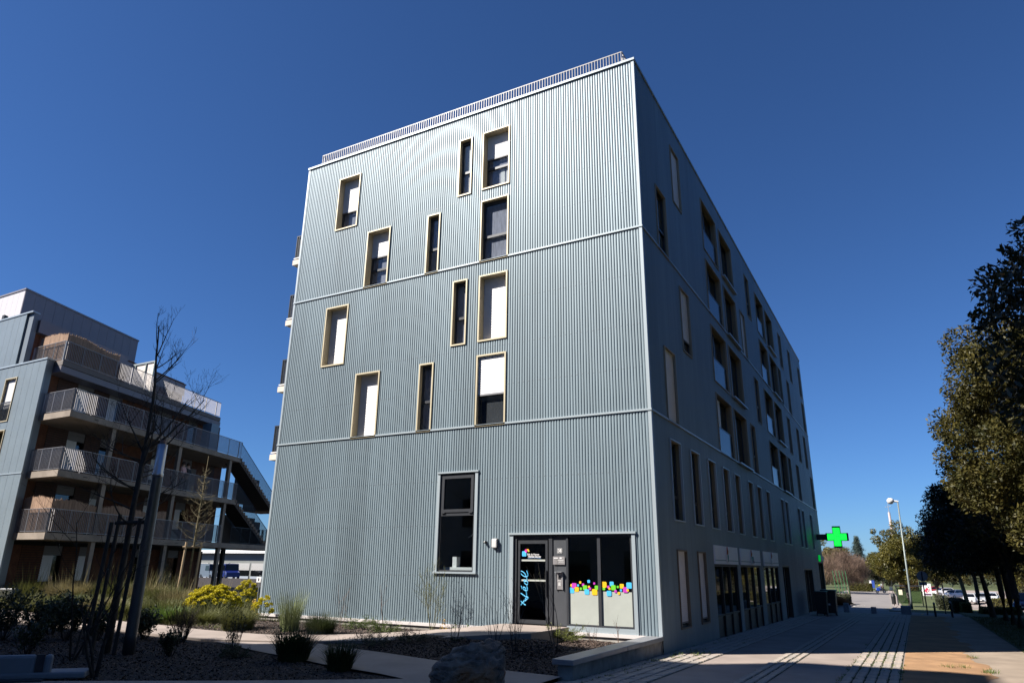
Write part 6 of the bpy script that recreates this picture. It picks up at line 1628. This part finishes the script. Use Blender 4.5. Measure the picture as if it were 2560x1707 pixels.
# hedges and road side scrub
def hedge(x0,x1,y0,y1,h,label,seed,mat,n=5000,size=.07,group=None,rz=0):
    r = np.random.default_rng(seed); x, y = (x0+x1)/2, (y0+y1)/2; z = sY(y); e = empty('hedge', (x,y,z)); tag(e, label, 'hedge', group)
    B(MB().box(x0+.08,x1-.08,y0+.08,y1-.08,z-.05,z+h-.08), 'branches', pm('hedge_core',(0.02,0.018,0.01),.9), e)
    P = np.stack([r.uniform(x0,x1,n),r.uniform(y0,y1,n),z+r.uniform(0,h,n)],1); f = r.integers(0,5,n)
    P[f==0,0] = x0; P[f==1,0] = x1; P[f==2,1] = y0; P[f==3,2] = z+h; P[f==4,2] = z+h
    npmesh('foliage', *leafmesh(P,size,r,.035,1.8), mat, e)
HG = pm('hedge_leaf',(0.06,0.065,0.012),.6,col2=(0.14,0.12,0.02),scale=3,trans=.2)
HD = pm('dark_hedge_leaf',(0.03,0.035,0.012),.6,.3,3,trans=.1)
hedge(8.35,8.95,44.2,45.6,.62,'clipped golden hedge end before the pale trunk',201,HG,4000)
hedge(7.9,8.75,46,53,.85,'dark clipped hedge along the car park footpath',202,HD,7000,.09)
hedge(7.2,8.1,56,66,.95,'longer dark hedge before the parked cars',203,HD,7000,.1)
hedge(9.4,11.6,41.5,43.0,.42,'low bushy hedge under the trees at the right',204,HG,4500,.08)
hedge(13.2,19,84,86,1.1,'brown green hedge across the back of the car park',205,HG,6000,.14)
hedge(-3.4,-1.2,70,76,.9,'dark low scrub at the bend of the road',206,HD,5000,.16)
hedge(-6.5,-2.6,84,96,1.1,'grey green scrub along the far bend',207,pm('grey_scrub',(0.08,0.075,0.045),.8,.3,1),6000,.2)
hedge(-8,-3.2,165,168,1.6,'golden scrub along the far road side',208,HG,6000,.3)
hedge(2.2,6,184,187,2.4,'orange brown shrubs beside the far totem',209,pm('russet_leaf',(0.16,0.095,0.03),.7,.35,.8,trans=.2),6000,.35)
hedge(20,40,120,124,2.6,'long tree belt beyond the car park',210,HD,9000,.35)
# far wood that reads as one mass
r = np.random.default_rng(300); n = 26000
X = r.uniform(-260,260,n); D = r.uniform(230,330,n); hh = 5+2.5*np.sin(X*.05)+2*np.sin(X*.13+1)+r.uniform(-1,1,n)
keep = (X < -14) | (X > 8)
P = np.stack([X,D,-2.4+hh*r.uniform(0,1,n)**.6],1)[keep]
o = npmesh('far_wood', *leafmesh(P,1.5,r,.5,1.5), HD); tag(o, 'distant dark wood along the horizon', 'wood', kind='stuff')

# unseen trees added across the street, made tall so their crowns block low sky
for k, (x,y,h) in enumerate(((17,-16,22),(19,-6,24),(18.5,4,23),(19,14,24),(18.5,24,23),(20,34,24),(21.5,45,22))):
    tree(x,y,4,(x,y,h*.58),(4.4,5.6,h*.44),17000,.75,['first','second','third','fourth','fifth','sixth','seventh'][k]+' unseen tree added across the street to block low sky',400+k,OAKD,110,1.1,1.9,'unseen trees added to block low sky',thick=.3,limbs=5)
# unseen foliage mass added on the other sides to block the bright horizon
r = np.random.default_rng(310); n = 30000
A = r.uniform(R(95),R(400),n); D = r.uniform(95,150,n); A = np.where((A > R(78)) & (A < R(95)), R(120), A)
hh = 11+3*np.sin(A*9)+2*np.sin(A*23)
P = np.stack([D*np.cos(A),D*np.sin(A)+10,hh*r.uniform(0,1,n)**.6],1)
k = ((P[:,1] < -20) | (P[:,0] > 70))
o = npmesh('horizon_blocking_foliage', *leafmesh(P[k],2.6,r,.5,1.4), HD); tag(o, 'unseen foliage added around the site to block the bright horizon', 'wood', kind='stuff')
